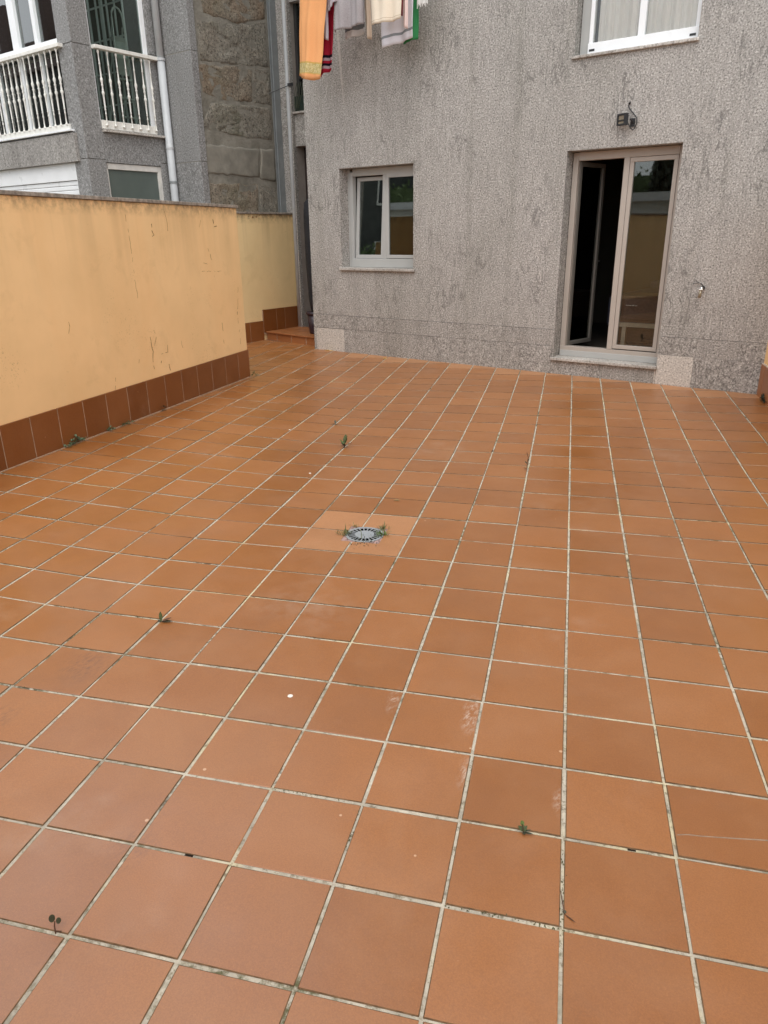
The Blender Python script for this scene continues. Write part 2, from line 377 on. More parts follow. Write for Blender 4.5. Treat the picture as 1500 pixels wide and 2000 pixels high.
def tile_mb(c_, y_, vary):
    r = random.Random(c_*977 + y_*131); j = lambda: r.uniform(-.0075, .0065)
    lo_c, hi_c, lo_y, hi_y = c_+G+j(), c_+1-G+j(), y_+G+j(), y_+1-G+j()
    dz = r.uniform(-.003, .003); m_ = MB()
    if -5 <= c_ <= -4 and 6 <= y_ <= 7:              # the four tiles cut round the drain
        xa = lo_c, hi_c; kx = DC[0]-DH if c_ == -5 else DC[0]+DH; ky = DC[1]-DH if y_ == 6 else DC[1]+DH
        # corner that is removed
        if c_ == -5 and y_ == 6: pl = [(lo_c,lo_y),(hi_c,lo_y),(hi_c,ky),(kx,ky),(kx,hi_y),(lo_c,hi_y)]
        elif c_ == -4 and y_ == 6: pl = [(lo_c,lo_y),(hi_c,lo_y),(hi_c,hi_y),(kx,hi_y),(kx,ky),(lo_c,ky)]
        elif c_ == -5: pl = [(lo_c,lo_y),(kx,lo_y),(kx,ky),(hi_c,ky),(hi_c,hi_y),(lo_c,hi_y)]
        else: pl = [(kx,lo_y),(hi_c,lo_y),(hi_c,hi_y),(lo_c,hi_y),(lo_c,ky),(kx,ky)]
        P = [gridz(*q) for q in pl]; n = len(P)
        v = [(p.x,p.y,p.z-.05) for p in P] + [(p.x,p.y,p.z) for p in P]
        m_.add(v, [tuple(range(n,2*n))] + [(i,(i+1)%n,n+(i+1)%n,n+i) for i in range(n)])
    else:
        tl = tuple(r.uniform(-.004,.004) for _ in range(4))
        q = [(lo_c,lo_y),(hi_c,lo_y),(hi_c,hi_y),(lo_c,hi_y)]; e = .008
        qi = [(lo_c+e,lo_y+e),(hi_c-e,lo_y+e),(hi_c-e,hi_y-e),(lo_c+e,hi_y-e)]
        v = []
        for z_, Q in ((-.05, q), (-.005, q), (0, qi)):
            for k, s_ in enumerate(Q):
                p = gridz(*s_); v.append((p.x, p.y, p.z + z_ + dz + (tl[k] if z_ == 0 else 0)))
        m_.add(v, [(8,9,10,11)] + [(i,(i+1)%4,4+(i+1)%4,4+i) for i in range(4)] + [(4+i,4+(i+1)%4,8+(i+1)%4,8+i) for i in range(4)])
    m_.r = [vary]*len(m_.v)
    return m_
cand = []
for c_ in CR:
    for y_ in YR:
        P = [gridz(c_+i, y_+k) for i, k in ((0,0),(1,0),(1,1),(0,1))]
        if all(p.y > 1.3 for p in P) or (all(p.x > -.2 for p in P) and all(p.y > .3 for p in P)): continue
        if all((Vector((p.x,p.y))-W1P).dot(W1N) < -.3 and p.y < -7.9 for p in P): continue
        if all((Vector((p.x,p.y))-RWP).dot(RWN) < -.3 for p in P): continue
        if all(p.x < -5.0 for p in P) or all(p.y < -32 for p in P): continue
        pr = [project(p) for p in P]
        area = 0; vis = False
        if all(pr):
            area = abs(sum(pr[i][0]*pr[(i+1)%4][1] - pr[(i+1)%4][0]*pr[i][1] for i in range(4)))/2
            vis = any(0 <= x <= 1500 and 0 <= y <= 2000 for x, y in pr)
        edge = min(p.y for p in P) < 0 < max(p.y for p in P) and P[0].x > 2.4
        pale = (-5 <= c_ <= -4 and 6 <= y_ <= 7) or edge
        cand.append((area if vis else -1, c_, y_, pale))
cand.sort(reverse=True)
stuff = MB(); stuffp = MB(); single = 0
for area, c_, y_, pale in cand:
    rr = random.Random(c_*31 + y_*57); m_ = tile_mb(c_, y_, rr.random())
    if area > 0 and single < 296:
        obj('tile', m_, TILEP if pale else TILE, floor, side=EDGE); single += 1
    else:
        tgt = stuffp if pale else stuff
        tgt.add(m_.v, m_.f); tgt.r += m_.r
tag(obj('tile', stuff, TILE, floor, side=EDGE), kind='stuff')
tag(obj('tile', stuffp, TILEP, floor, side=EDGE), kind='stuff')
# mortared crack across the tile at the lower right
mb = MB(); pts = [(24.124,-21.908),(24.21,-21.84),(24.33,-21.78),(24.50,-21.68),(24.66,-21.585),(24.80,-21.50),(24.95,-21.41)]
for i in range(len(pts)-1):
    (a,b),(c_,d) = pts[i], pts[i+1]; w = .006
    mb.add([(a+w*.5,b-w,Z0+.001),(c_+w*.5,d-w,Z0+.001),(c_-w*.5,d+w,Z0+.006),(a-w*.5,b+w,Z0+.006)], [(0,1,2,3)])
obj('repaired_crack', mb, plain('crack filler', (.25,.19,.14), .9, 0, .3, 40), floor, thick=.006)

for k, (ga, gyy, ln) in enumerate(((.615,0,.075),(-3.43,-1,.085))):
    if ln:
        a_, b_ = gridz(ga-ln/2, gyy-.010), gridz(ga+ln/2, gyy-.010); c2, d2 = gridz(ga+ln/2, gyy+.012), gridz(ga-ln/2, gyy+.012)
        obj('joint_gap', MB().add([(q_.x,q_.y,q_.z-.0075) for q_ in (a_,b_,c2,d2)] + [(q_.x,q_.y,q_.z-.05) for q_ in (a_,b_,c2,d2)], [(0,1,2,3),(0,4,5,1),(1,5,6,2),(2,6,7,3),(3,7,4,0)]), plain('open joint', (.022,.016,.012), .95, 0, .4, 60, .1), floor)
# ------------------------------------------------------------------ garden walls
CRACKS = [[[-5.63,5.94],[-5.68,5.62],[-5.58,5.49],[-5.77,5.41]],[[-4.86,6.21],[-4.79,5.95],[-4.76,5.51]],[[-6.94,6.07],[-6.88,5.17],[-6.87,4.4],[-6.85,3.66]],[[-2.37,5.03],[-2.23,4.81],[-2.17,4.6]],[[-3.18,4.58],[-2.36,4.47]],[[-3.01,4.26],[-1.57,4.2]],[[-1.89,3.89],[-1.63,3.86]],[[-1.84,6.0],[-1.8,5.75],[-1.61,5.78]],[[-0.37,3.55],[-0.56,2.63],[-0.56,2.08],[-0.53,1.39]],[[-0.54,2.76],[-0.6,2.39]],[[-6.46,2.42],[-6.39,1.95],[-6.47,1.62],[-6.41,1.29]],[[-5.56,2.13],[-5.58,1.81],[-5.96,1.8],[-6.03,1.49]],[[-5.61,1.49],[-5.58,1.3],[-5.53,1.16]],[[-6.22,2.61],[-6.13,2.37],[-6.28,2.11]],[[-1.84,2.36],[-1.81,1.96],[-1.82,1.59]],[[-10.04,3.44],[-10.06,3.16],[-10.25,2.8]],[[-7.18,1.96],[-7.22,1.69]],[[-8.45,1.46],[-8.55,1.1]],[[-4.71,2.07],[-4.65,1.82]],[[-2.68,5.97],[-2.86,5.62]],[[-1.37,2.31],[-1.31,2.1]]]
WIDE = {0:.05,3:.022,7:.07,9:.05,10:.05,11:.05,12:.05,13:.03,14:.03}
def wl1(s_, off, z):            # a point on the left wall: along, out of the face, up
    p = W1P + W1D*s_ + W1N*off; return Vector((p.x, p.y, z))
V3 = lambda v2, z=0: Vector((v2.x, v2.y, z))
wall = empty('garden_wall', (4.5, -12.5, 0), 'low ochre rendered wall with vertical cracks and brown skirting on the left', 'wall', 'ochre yard walls')
mb = MB().obox(wl1(0,-.55,-.6), V3(W1D)*-26, V3(W1N)*.55, (0,0,7.02))
mb.obox(wl1(-.55,-.55,-.6), V3(W1D)*.55, V3(W1N)*-7.2, (0,0,7.0))
obj('body', mb, OCH, wall, bev=.02)
s_ = .04; k = 0
while s_ > -26:                 # coping stones
    L = 2.2 + (k*37 % 11)*.06
    mb = MB().obox(wl1(s_-.01, -.62, 6.425), V3(W1D)*-(L-.02), V3(W1N)*.68, (0,0,.10)); obj('coping_stone', mb, COPE, wall, bev=.012)
    s_ -= L; k += 1
s_ = 0.0; k = 0
while s_ > -25.5:               # skirting tiles
    w = .92 if k == 0 else 1.02
    mb = MB().obox(wl1(s_-.014, -.01, -.36), V3(W1D)*-(w-.028), V3(W1N)*.065, (0,0,1.455)); mb.r = [random.Random(k*7).random()]*8
    obj('skirting_tile', mb, TILED, wall, bev=.008); s_ -= w; k += 1
mb = MB().obox(wl1(0,-.005,-.36), V3(W1D)*-25.5, V3(W1N)*.052, (0,0,1.44))
obj('skirting_joint', mb, MORTS, wall)
mb = MB().obox(wl1(0,-.005,-.33), V3(W1D)*-25.5, V3(W1N)*.13, (0,0,.337))
obj('floor_joint', mb, plain('dusty joint', (.33,.215,.14), .95, 0, .35, 16, .2), wall)
mb = MB()
for k, cr in enumerate(CRACKS):
    w = WIDE.get(k, .016)*.65; fine = [cr[0]]
    for a, b in zip(cr, cr[1:]):
        n = max(2, int(math.dist(a,b)/.10))
        for i in range(1, n+1):
            q = i/n; fine.append([a[0]+(b[0]-a[0])*q + (rnd.uniform(-.025,.025) if i < n else 0), a[1]+(b[1]-a[1])*q + rnd.uniform(-.02,.02)])
    for i in range(len(fine)-1):
        if rnd.random() < .34: continue
        (a,b),(c_,d) = fine[i], fine[i+1]; w0 = w*rnd.uniform(.25,1); w2 = w*rnd.uniform(.25,1); hor = abs(c_-a) > abs(d-b)
        o0 = (0, w0/2) if hor else (w0/2, 0); o1 = (0, w2/2) if hor else (w2/2, 0)
        mb.add([wl1(a-o0[0],.006,b-o0[1]), wl1(a+o0[0],.006,b+o0[1]), wl1(c_+o1[0],.006,d+o1[1]), wl1(c_-o1[0],.006,d-o1[1])], [(0,1,2,3)])
obj('crack', mb, CRACK, wall, thick=.004)

w2 = empty('garden_wall', (-4.95, 0, 0), 'short ochre wall stretch set back beside the step and downpipe', 'wall', 'ochre yard walls')
obj('body', B(-5.20, -4.70, -7.4, 3.98, -.6, 6.50), OCH2, w2, bev=.02)
for a, b in ((-7.4,-5.0),(-4.98,-2.6),(-2.58,-.2),(-.18,2.0),(2.02,3.98)): obj('coping_stone', B(-5.27,-4.63,a,b,6.502,6.60), COPE, w2, bev=.012)
ti = 0
for a, b, lo, hi in ((-4.0,-3.0,-.3,1.04),(-2.98,-1.98,-.3,1.04),(-1.96,-.96,-.3,1.04),(-.94,.025,-.3,1.04),(.05,1.05,-.3,1.04),(1.075,2.10,.40,1.62),(2.125,2.785,.40,1.62),(2.81,3.90,.40,1.62)):
    mb = B(-4.705,-4.635,a,b,lo,hi); mb.r = [random.Random(ti*5).random()]*8; ti += 1
    obj('skirting_tile', mb, TILED, w2, bev=.008)
obj('skirting_joint', B(-4.703,-4.647,-4.0,1.05,-.3,1.03).box(-4.703,-4.647,1.055,3.9,.3,1.61), MORTS, w2)
mb = MB()
for x, y, r_ in ((-.02,6.38,.05),(.12,6.34,.09),(.25,6.37,.07),(.36,6.42,.05)): mb.ball((-4.69, .6+x*2, y), r_*.6, 6, 4)
obj('moss', mb, CRACK, w2)

def rw(s_, off, z): p = RWP + RWD*s_ + RWN*off; return Vector((p.x,p.y,z))
w3 = empty('garden_wall', (26, -14, 0), 'ochre wall end with skirting meeting the granite house at the right edge', 'wall', 'ochre yard walls')
mb = MB().obox(rw(.005,-.45,-.6), V3(RWD)*34, V3(RWN)*.42, (0,0,7.1)); obj('body', mb, OCH, w3)
s_ = .01
for k in range(33):
    w = 1.03 if k else .52
    mb = MB().obox(rw(s_, -.04, -.36), V3(RWD)*(w-.03), V3(RWN)*.08, (0,0,1.42)); mb.r = [random.Random(k*3).random()]*8
    obj('skirting_tile', mb, TILEM, w3, bev=.008); s_ += w
obj('skirting_joint', MB().obox(rw(.01,-.04,-.36), V3(RWD)*33, V3(RWN)*.07, (0,0,1.45)), MORTAR, w3)
obj('coping_stone', MB().obox(rw(.01,-.5,6.51), V3(RWD)*34, V3(RWN)*.54, (0,0,.10)), COPE, w3)
w4 = empty('garden_wall', (22, -32, 0), 'ochre wall closing the yard behind the photographer, mirrored in the door glass', 'wall', 'ochre yard walls')
obj('body', B(9.5, 35, -32.6, -32.1, -.6, 7.0), OCH, w4); obj('coping_stone', B(9.5,35,-32.7,-32.0,7.002,7.12), COPE, w4)

# ------------------------------------------------------------------ the house
house = empty('house', (10, 4, 0), 'grey granite clad house with two windows and a tall garden door', 'house')
HT = 24.5
X0, X1, HH = 0.0, 34.0, 64.0  # unseen upper facade carried up to block sky sheen on the floor
OPEN = [(1.95, 6.04, 3.87, 8.235), (12.93, 17.10, .66, 8.225), (12.93, 17.16, 11.22, 16.0), (1.95, 6.04, 15.6, 19.5), (23.5, 27.6, 11.22, 16.0)]
# backing wall with openings (panel boxes between openings)
us = sorted({X0+.03, X1} | {x for o in OPEN for x in o[:2]}); hsx = sorted({-.6, HH} | {x for o in OPEN for x in o[2:]})
mb = MB()
OPENB = [(o[0]-.06, o[1]+.06, o[2]-.06, o[3]+.06) for o in OPEN]
us = sorted({X0+.03, X1} | {x for o in OPENB for x in o[:2]}); hsx = sorted({-.6, HH} | {x for o in OPENB for x in o[2:]})
for a, b in zip(us, us[1:]):
    for c_, d in zip(hsx, hsx[1:]):
        m_ = ((a+b)/2, (c_+d)/2)
        if not any(o[0] < m_[0] < o[1] and o[2] < m_[1] < o[3] for o in OPENB): mb.box(a, b, .13, .95, c_, d)
mb.box(X0+.03, X0+.9, .95, 3.95, -.6, HH)
mb.box(-5.25, -4.30, 4.06, 4.9, -.6, HH); mb.box(-4.30, X0+.9, 4.06, 4.9, 9.87, 11.40); mb.box(-4.30, X0+.9, 4.06, 4.9, 16.4, HH)
mb.box(-5.25, X1, 12.0, 13.0, -.6, HH); mb.box(X1-.8, X1, .95, 12, -.6, HH); mb.box(-5.25, -4.4, 4.9, 12, -.6, HH)
mb.box(-5.25, X1, .9 + 3.2, 13, HH, HH+.5); mb.box(X0, X1, -.4, 4.1, HH, HH+.5)
obj('wall', mb, plain('house core', (.30,.27,.24), .85), house)
# cladding slabs
def slabs(h0, h1, cuts, mat, gap=.0015):
    for a, b in zip(cuts, cuts[1:]):
        segs = [(a, b, h0, h1)]
        for o in OPEN:                                 # cut the slab round openings
            nxt = []
            for (p, q, r_, s2) in segs:
                if q <= o[0]+1e-4 or p >= o[1]-1e-4 or s2 <= o[2]+1e-4 or r_ >= o[3]-1e-4: nxt.append((p,q,r_,s2)); continue
                if p < o[0]-.02: nxt.append((p, o[0], r_, s2))
                if q > o[1]+.02: nxt.append((o[1], q, r_, s2))
                lo, hi = max(p,o[0]), min(q,o[1])
                if r_ < o[2]-.02: nxt.append((lo, hi, r_, o[2]))
                if s2 > o[3]+.02: nxt.append((lo, hi, o[3], s2))
            segs = nxt
        for (p, q, r_, s2) in segs:
            v = rnd.uniform(-.002, .002) if gap > .003 else 0
            m_ = B(p+gap/2, q-gap/2, v, .128, r_+gap/2, s2-gap/2); m_.r = [rnd.random()]*8
            obj('cladding_slab', m_, mat(p) if callable(mat) else mat, house, bev=.003 if gap > .003 else 0)
slabs(-.4, 1.085, [0, .155], GR); slabs(-.4, 1.085, [.155, 1.96], GRP, .010)
slabs(-.4, 1.095, [1.96, 4.6, 7.5, 10.3, 12.86], GRB, .006); slabs(-.4, .54, [12.86, 14.95, 17.04], GRB, .006)
slabs(-.4, 1.10, [17.04, 18.41], GRP, .012); slabs(-.4, 1.10, [18.41, 20.72, 24, 28, 34], GRB, .006)
slabs(1.10, 1.745, [0, 2.4, 5.1, 7.9, 10.6, 12.93], GRB, .004); slabs(1.10, 1.755, [17.10, 18.45, 19.86, 22.5, 28, 34], GRB, .004)
slabs(1.755, 3.87, [0, 1.95, 4.0, 6.04, 9.4, 12.93], GR); slabs(1.765, 3.87, [17.10, 20.5, 25, 34], GR)
slabs(3.87, 8.235, [0, 1.95, 6.04, 9.4, 12.93, 17.10, 20.5, 25, 34], GR)
slabs(8.235, 11.22, [0, 3.1, 6.04, 9.4, 12.93, 15.0, 17.10, 20.5, 25, 34], GR)
slabs(11.22, 15.6, [0, 3.1, 6.04, 9.4, 12.93, 17.16, 20.5, 23.5, 27.6, 34], GR)
slabs(15.6, 20, [0, 1.95, 6.04, 9.4, 12.93, 17.16, 20.5, 23.5, 27.6, 34], GR); slabs(20, HH, [0, 6, 12, 18, 24, 34], GR)
# alcove side wall (set back) : cladding and pilaster
for a, b in ((-.4,3.2),(3.2,6.9),(6.9,10.4),(10.4,14.2),(14.2,18),(18,HH)):
    m_ = B(-5.25,-4.37,4.0,4.055,a+.004,b-.004); m_.r=[rnd.random()]*8; obj('cladding_slab', m_, GRB, house, bev=.004)
m_ = B(-4.36,-4.275,3.80,4.055,-.4,HH); m_.r=[.3]*8; obj('pilaster', m_, GRB, house, bev=.01)
m_ = B(-4.275,-.005,4.0,4.055,9.875,11.40); m_.r=[.7]*8; obj('cladding_slab', m_, GRB, house, bev=.004)
m_ = B(-4.275,-.005,4.0,4.055,16.4,HH); m_.r=[.2]*8; obj('cladding_slab', m_, GRB, house, bev=.004)
# window and door reveals in granite
def reveal(o, depth=.58):
    a, b, c_, d = o; mb = MB()
    mb.box(a-.05, a+.004, .006, depth, c_, d).box(b-.004, b+.05, .006, depth, c_, d).box(a+.004, b-.004, .006, depth, d-.004, d+.05)
    mb.r = [.5]*len(mb.v)
    obj('reveal', mb, GRB, house)
for o in OPEN: reveal(o, .95)
def sill(a, b, top, front=-.13, th=.12):
    obj('sill', B(a, b, front, .62, top-th, top), GRS, house, bev=.02)
sill(1.86, 6.14, 3.965); sill(12.86, 17.13, .665); sill(12.87, 17.22, 11.265, -.10, .10)
# lower left window
FD = .56                                                # frame face depth
wf = obj('window', B(2.10,2.27,FD,FD+.25,4.05,8.10).box(5.86,6.03,FD,FD+.25,4.05,8.10).box(2.27,5.86,FD,FD+.25,7.92,8.22).box(2.10,6.03,FD+.002,FD+.25,3.97,4.36).box(3.97,4.14,FD+.03,FD+.25,4.36,7.92).box(1.95,2.10,FD+.03,FD+.25,3.97,8.22), ALUG, house, bev=.015)
def sash(name, parent, pts, w, depth, mat, gmat):       # frame from 4 corner points (bl, br, tr, tl) with thickness along dn
    bl, br, tr, tl = map(Vector, pts); ux = (br-bl).normalized(); uz = (tl-bl).normalized(); dn = ux.cross(uz)*-1
    W, H = (br-bl).length, (tl-bl).length; mb = MB()
    for (x, z, ww, hh) in ((0,0,W,w),(0,H-w,W,w),(0,w,w,H-2*w),(W-w,w,w,H-2*w)): mb.obox(bl+ux*x+uz*z, ux*ww, dn*depth, uz*hh)
    f = obj(name, mb, mat, parent, bev=.012)
    g = MB().obox(bl+ux*w+uz*w+dn*depth*.45, ux*(W-2*w), dn*.02, uz*(H-2*w)); obj('pane', g, gmat, f)
    return f
sash('sash', wf, [(2.31,FD+.06,4.37),(3.95,FD+.06,4.37),(3.95,FD+.30,7.88),(2.31,FD+.30,7.88)], .16, .14, ALUG, GLASSD)
sash('sash', wf, [(4.16,FD+.0,4.38),(5.84,FD+.0,4.38),(5.84,FD+.0,7.93),(4.16,FD+.0,7.93)], .15, .14, ALUG, GLASSD)
# garden door
df = obj('door', B(12.96,13.17,FD,FD+.3,.72,8.20).box(16.87,17.08,FD,FD+.3,.72,8.20).box(13.17,16.87,FD,FD+.3,7.92,8.21).box(12.96,17.08,FD-.01,FD+.3,.67,1.06).box(14.93,15.14,FD-.02,FD+.2,1.06,7.92), ALU, house, bev=.015)
obj('threshold', B(13.0,17.05,FD-.06,FD-.012,.67,.90), ALUG, df, bev=.01)
sash('sash', df, [(15.15,FD-.01,1.10),(16.86,FD-.01,1.10),(16.86,FD-.01,7.91),(15.15,FD-.01,7.91)], .15, .16, ALU, GLASS)
sash('sash', df, [(13.22,FD+.16,1.06),(13.56,FD+1.86,1.06),(13.56,FD+1.86,7.90),(13.22,FD+.16,7.90)], .15, .16, plain('shade darkened inner frame', (.13,.12,.105), .42, 0, .06, 3), GLASSD)  # open leaf: door aluminium darkened, indoor shade put into its colour
obj('handle', MB().tube([(13.60,FD+1.76,4.3),(13.68,FD+1.76,4.3),(13.68,FD+1.66,4.3)], .02, 6), DARKM, df)
# upper window
uf = obj('window', B(13.30,13.43,.36,.6,11.63,16).box(16.94,17.10,.36,.6,11.63,16).box(15.04,15.27,.34,.6,11.66,16).box(13.30,17.11,.30,.6,11.30,11.66).box(13.43,16.94,.36,.6,15.8,15.98), ALUW, house, bev=.015)
obj('guide', B(12.96,13.29,.42,.6,11.27,15.99), ALUG, uf, bev=.01)
obj('pane', B(13.43,15.04,.46,.48,11.66,15.8).box(15.27,16.94,.46,.48,11.66,15.8), glass('upper window glass', (.98,.98,.97), 1.0), uf)
for a in (13.36, 16.80): obj('drain_slot', B(a,a+.20,.288,.302,11.40,11.47), BLACK, uf); 
def curtain(u0, u1, v, h0, h1, mat, parent, waves, amp=.07, ph=0):
    mb = MB(); n = 90
    for i in range(n+1):
        q = i/n; x = u0+(u1-u0)*q; a = math.sin(q*waves*6.283+ph) + .5*math.sin(q*waves*2.31*6.283+1+ph)
        for h in (h0, (h0+h1)/2, h1): mb.v.append((x, v+amp*a, h))
    for i in range(n):
        for k in (0,1): mb.f.append((i*3+k, i*3+3+k, i*3+4+k, i*3+1+k))
    return obj('curtain', mb, mat, parent, smooth=True)
SHEER = cloth('sheer curtain', (.84,.81,.77), .06, 120)
curtain(13.5, 16.9, .66, 11.3, 16.0, SHEER, uf, 9, .09)
# other windows of the facade, above and beyond the frame
for a, b, c_, d in OPEN[3:]:
    f2 = obj('window', B(a+.05,a+.2,.5,.7,c_,d).box(b-.2,b-.05,.5,.7,c_,d).box((a+b)/2-.1,(a+b)/2+.1,.5,.7,c_,d).box(a+.2,b-.2,.5,.7,c_,c_+.3), ALUW, house)
    obj('pane', B(a+.2,b-.2,.58,.6,c_+.3,d), GLASSD, f2); sill(a-.06, b+.06, c_+.03)
# rooms behind the openings
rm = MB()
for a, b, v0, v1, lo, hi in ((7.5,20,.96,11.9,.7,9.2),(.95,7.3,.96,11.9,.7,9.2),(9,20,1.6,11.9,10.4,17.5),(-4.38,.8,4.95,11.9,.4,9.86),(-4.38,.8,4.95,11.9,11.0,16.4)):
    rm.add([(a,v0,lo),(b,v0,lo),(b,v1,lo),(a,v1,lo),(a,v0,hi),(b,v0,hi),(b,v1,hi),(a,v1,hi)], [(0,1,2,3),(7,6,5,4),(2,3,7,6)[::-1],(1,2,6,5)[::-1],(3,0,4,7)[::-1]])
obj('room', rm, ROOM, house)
# back door and window of the alcove
obj('back_door', B(-4.25,-.3,4.62,4.75,.45,9.86), plain('dark varnished door', (.030,.020,.017), .4), house)
aw = obj('window', B(-4.27,-4.12,4.3,4.5,11.45,16.4).box(-2.3,-2.12,4.3,4.5,11.45,16.4).box(-4.12,-2.3,4.3,4.5,13.05,13.2), plain('dark bronze frame', (.03,.028,.027), .4), house)
obj('pane', B(-4.12,-2.3,4.38,4.40,11.5,16.4), GLASSD, aw)
obj('sill', B(-4.27,-.02,3.86,4.5,11.402,11.50), GRS, house, bev=.015)
# lime streak down the facade below the washing
mb = MB(); sp = [(2.10,13.66,.045),(2.16,12.9,.06),(2.22,12.2,.055),(2.28,11.5,.040),(2.34,10.8,.012)]
for (a,h,w),(b,g,x) in zip(sp, sp[1:]): mb.add([(a-w,-.006,h),(b-x,-.006,g),(b+x,-.006,g),(a+w,-.006,h)], [(0,1,2,3)])
tt = NT('lime streak'); tr = tt.n.new('ShaderNodeBsdfTransparent'); mx = tt.n.new('ShaderNodeMixShader')
tt.done((.62,.58,.53), .9); tt.link(tt.ramp(tt.noise(30,4,.7), [(.3,.55),(.7,.9)]), mx.inputs[0]); tt.link(tr.outputs[0], mx.inputs[1]); tt.link(tt.bsdf.outputs[0], mx.inputs[2]); tt.link(mx.outputs[0], tt.out.inputs[0])
obj('lime_streak', mb, tt.m, house)

# step in the alcove
st = empty('entrance_step', (-2.4, 2.2, 0), 'tiled step with two-tone riser in the recess beside the house', 'step')
def sline(u): return 1.215 - .1095*(u+4.70)
obj('base', MB().prism([(-4.64,sline(-4.64)+.05),(-.01,sline(0)+.05),(-.01,3.99),(-4.64,3.99)], -.3, .395), MORTAR, st)
cuts = [-4.63,-3.77,-2.58,-1.39,-.02]
for k, (a, b) in enumerate(zip(cuts, cuts[1:])):
    mb = MB().prism([(a+.02,sline(a)+.03),(b-.02,sline(b)+.03),(b-.02,sline(b)+.09),(a+.02,sline(a)+.09)], -.2, .385); mb.r=[random.Random(k).random()]*8
    obj('riser_tile', mb, TILEM, st, bev=.006)
    for j, (y0, y1) in enumerate(((-.05,1.0),(1.02,2.05),(2.07,3.2))):
        lo = (lambda u: sline(u)+y0); hi = (lambda u: min(3.98, sline(u)+y1))
        mb = MB().prism([(a+.012,lo(a)),(b-.012,lo(b)),(b-.012,hi(b)),(a+.012,hi(a))], .39, .455); mb.r=[random.Random(k*3+j).random()]*8
        obj('tread_tile', mb, TILEM, st, bev=.012)

# downpipe and zinc flashing
dp = empty('downpipe', (-4.60, 3.70, .455), 'pale grey downpipe standing on the step at the end of the ochre wall', 'pipe')
obj('pipe', MB().tube([(-4.50,3.86,.46),(-4.50,3.86,12.6),(-4.50,3.86,HH)], .115, 14), PIPE, dp, smooth=True)
for h in (12.6, 17): obj('collar', MB().tube([(-4.50,3.86,h),(-4.50,3.86,h+.14)], .135, 14), PIPE, dp)
fl_ = tag(obj('flashing', B(-5.29,-5.20,3.56,3.99,6.6,HH).box(-5.285,-5.255,3.42,3.56,6.6,HH), ZINC, at=(-5.25,3.8,6.6), bev=.01), 'zinc flashing strip covering the gap between stone wall and house', 'flashing')

# ------------------------------------------------------------------ neighbour: old stone party wall
STN = {'s0':[[-1.2,17.4],[3.5,17.5],[3.42,15.75],[1.38,15.2],[-.73,15.2]],'s1':[[-1.22,14.9],[1.22,15.08],[3.42,15.6],[3.4,13.62],[1.62,13.46],[-1.18,13.19]],'s2':[[-1.46,13.02],[1.61,13.37],[2.2,13.31],[2.12,11.86],[.13,11.72],[-1.22,11.89]],'s3':[[2.28,13.36],[3.4,13.5],[3.42,11.88],[2.2,11.83]],'s4':[[-.81,11.5],[2.49,11.7],[3.42,11.76],[3.42,10.25],[1.56,10.13],[-1.48,10.35]],'s7':[[-1.25,7.95],[2.11,7.98],[2.05,6.2],[-1.64,6.2]],'s8':[[2.2,7.99],[3.42,7.88],[3.42,6.2],[2.12,6.2]],'t0':[[-1.6,20.2],[1.0,20.4],[1.1,17.7],[-1.5,17.6]],'t1':[[1.15,20.4],[3.45,20.4],[3.45,17.7],[1.2,17.7]],'t2':[[-1.6,24],[3.4,24],[3.4,20.6],[-1.6,20.4]]}
PATCH = [[[-1.64,9.68],[2.40,9.70],[2.28,8.36],[-.13,8.34],[-1.67,8.40]],[[2.46,9.71],[3.42,9.78],[3.42,8.2],[2.32,8.26]]]
def stone_mat(name, a, b, rust):
    t = NT(name); c = t.mix(t.ramp(t.noise(11, 5, .7), [(.32,0),(.68,1)]), a, b)
    c = t.mix(t.math('MULTIPLY', t.ramp(t.noise(34, 4, .75), [(.50,0),(.62,1)]), .8), c, (.060,.052,.038))
    c = t.mix(t.math('MULTIPLY', t.ramp(t.noise(36, 4, .75, t.mp((1,1,1),(0,0,0),None,(3,3,3))), [(.53,0),(.66,1)]), .75), c, (.55,.50,.39))
    c = t.mix(t.math('MULTIPLY', t.ramp(t.noise(2.4, 4, .6), [(.42,0),(.66,1)]), rust), c, t.mix(.5, c, (.34,.16,.06)))
    c = t.mix(t.math('MULTIPLY', t.ramp(t.noise(1.6, 4, .6, t.mp((1,1,1),(0,0,0),None,(0,8,0))), [(.5,0),(.7,1)]), .4), c, (.14,.145,.085))
    t.bump(t.noise(24, 6, .8), 1.0, .05); return t.done(c, .95, 0, .2)
STO = stone_mat('rough granite block', (.225,.21,.178), (.40,.378,.32), .15); STR = stone_mat('rust stained block', (.235,.20,.155), (.40,.345,.27), .5)
pw = empty('party_wall', (-6, 1, 0), 'tall old wall of rough stone blocks with mortar and cement patch', 'wall')
t = NT('old lime mortar'); c = t.mix(t.ramp(t.noise(6, 5, .7), [(.3,0),(.7,1)]), (.24,.225,.19), (.37,.35,.295))
c = t.mix(t.math('MULTIPLY', t.ramp(t.noise(2, 4, .6), [(.5,0),(.7,1)]), .5), c, (.115,.11,.085)); t.bump(t.noise(30, 6, .8), 1.0, .035); OLDM = t.done(c, .95, 0, .15)
CEM = plain('cement patch', (.225,.212,.178), .92, 0, .22, 5, .2, .5, 40)
obj('mortar', B(-7.3,-5.390,-1.79,3.54,-.6,HT), OLDM, pw)
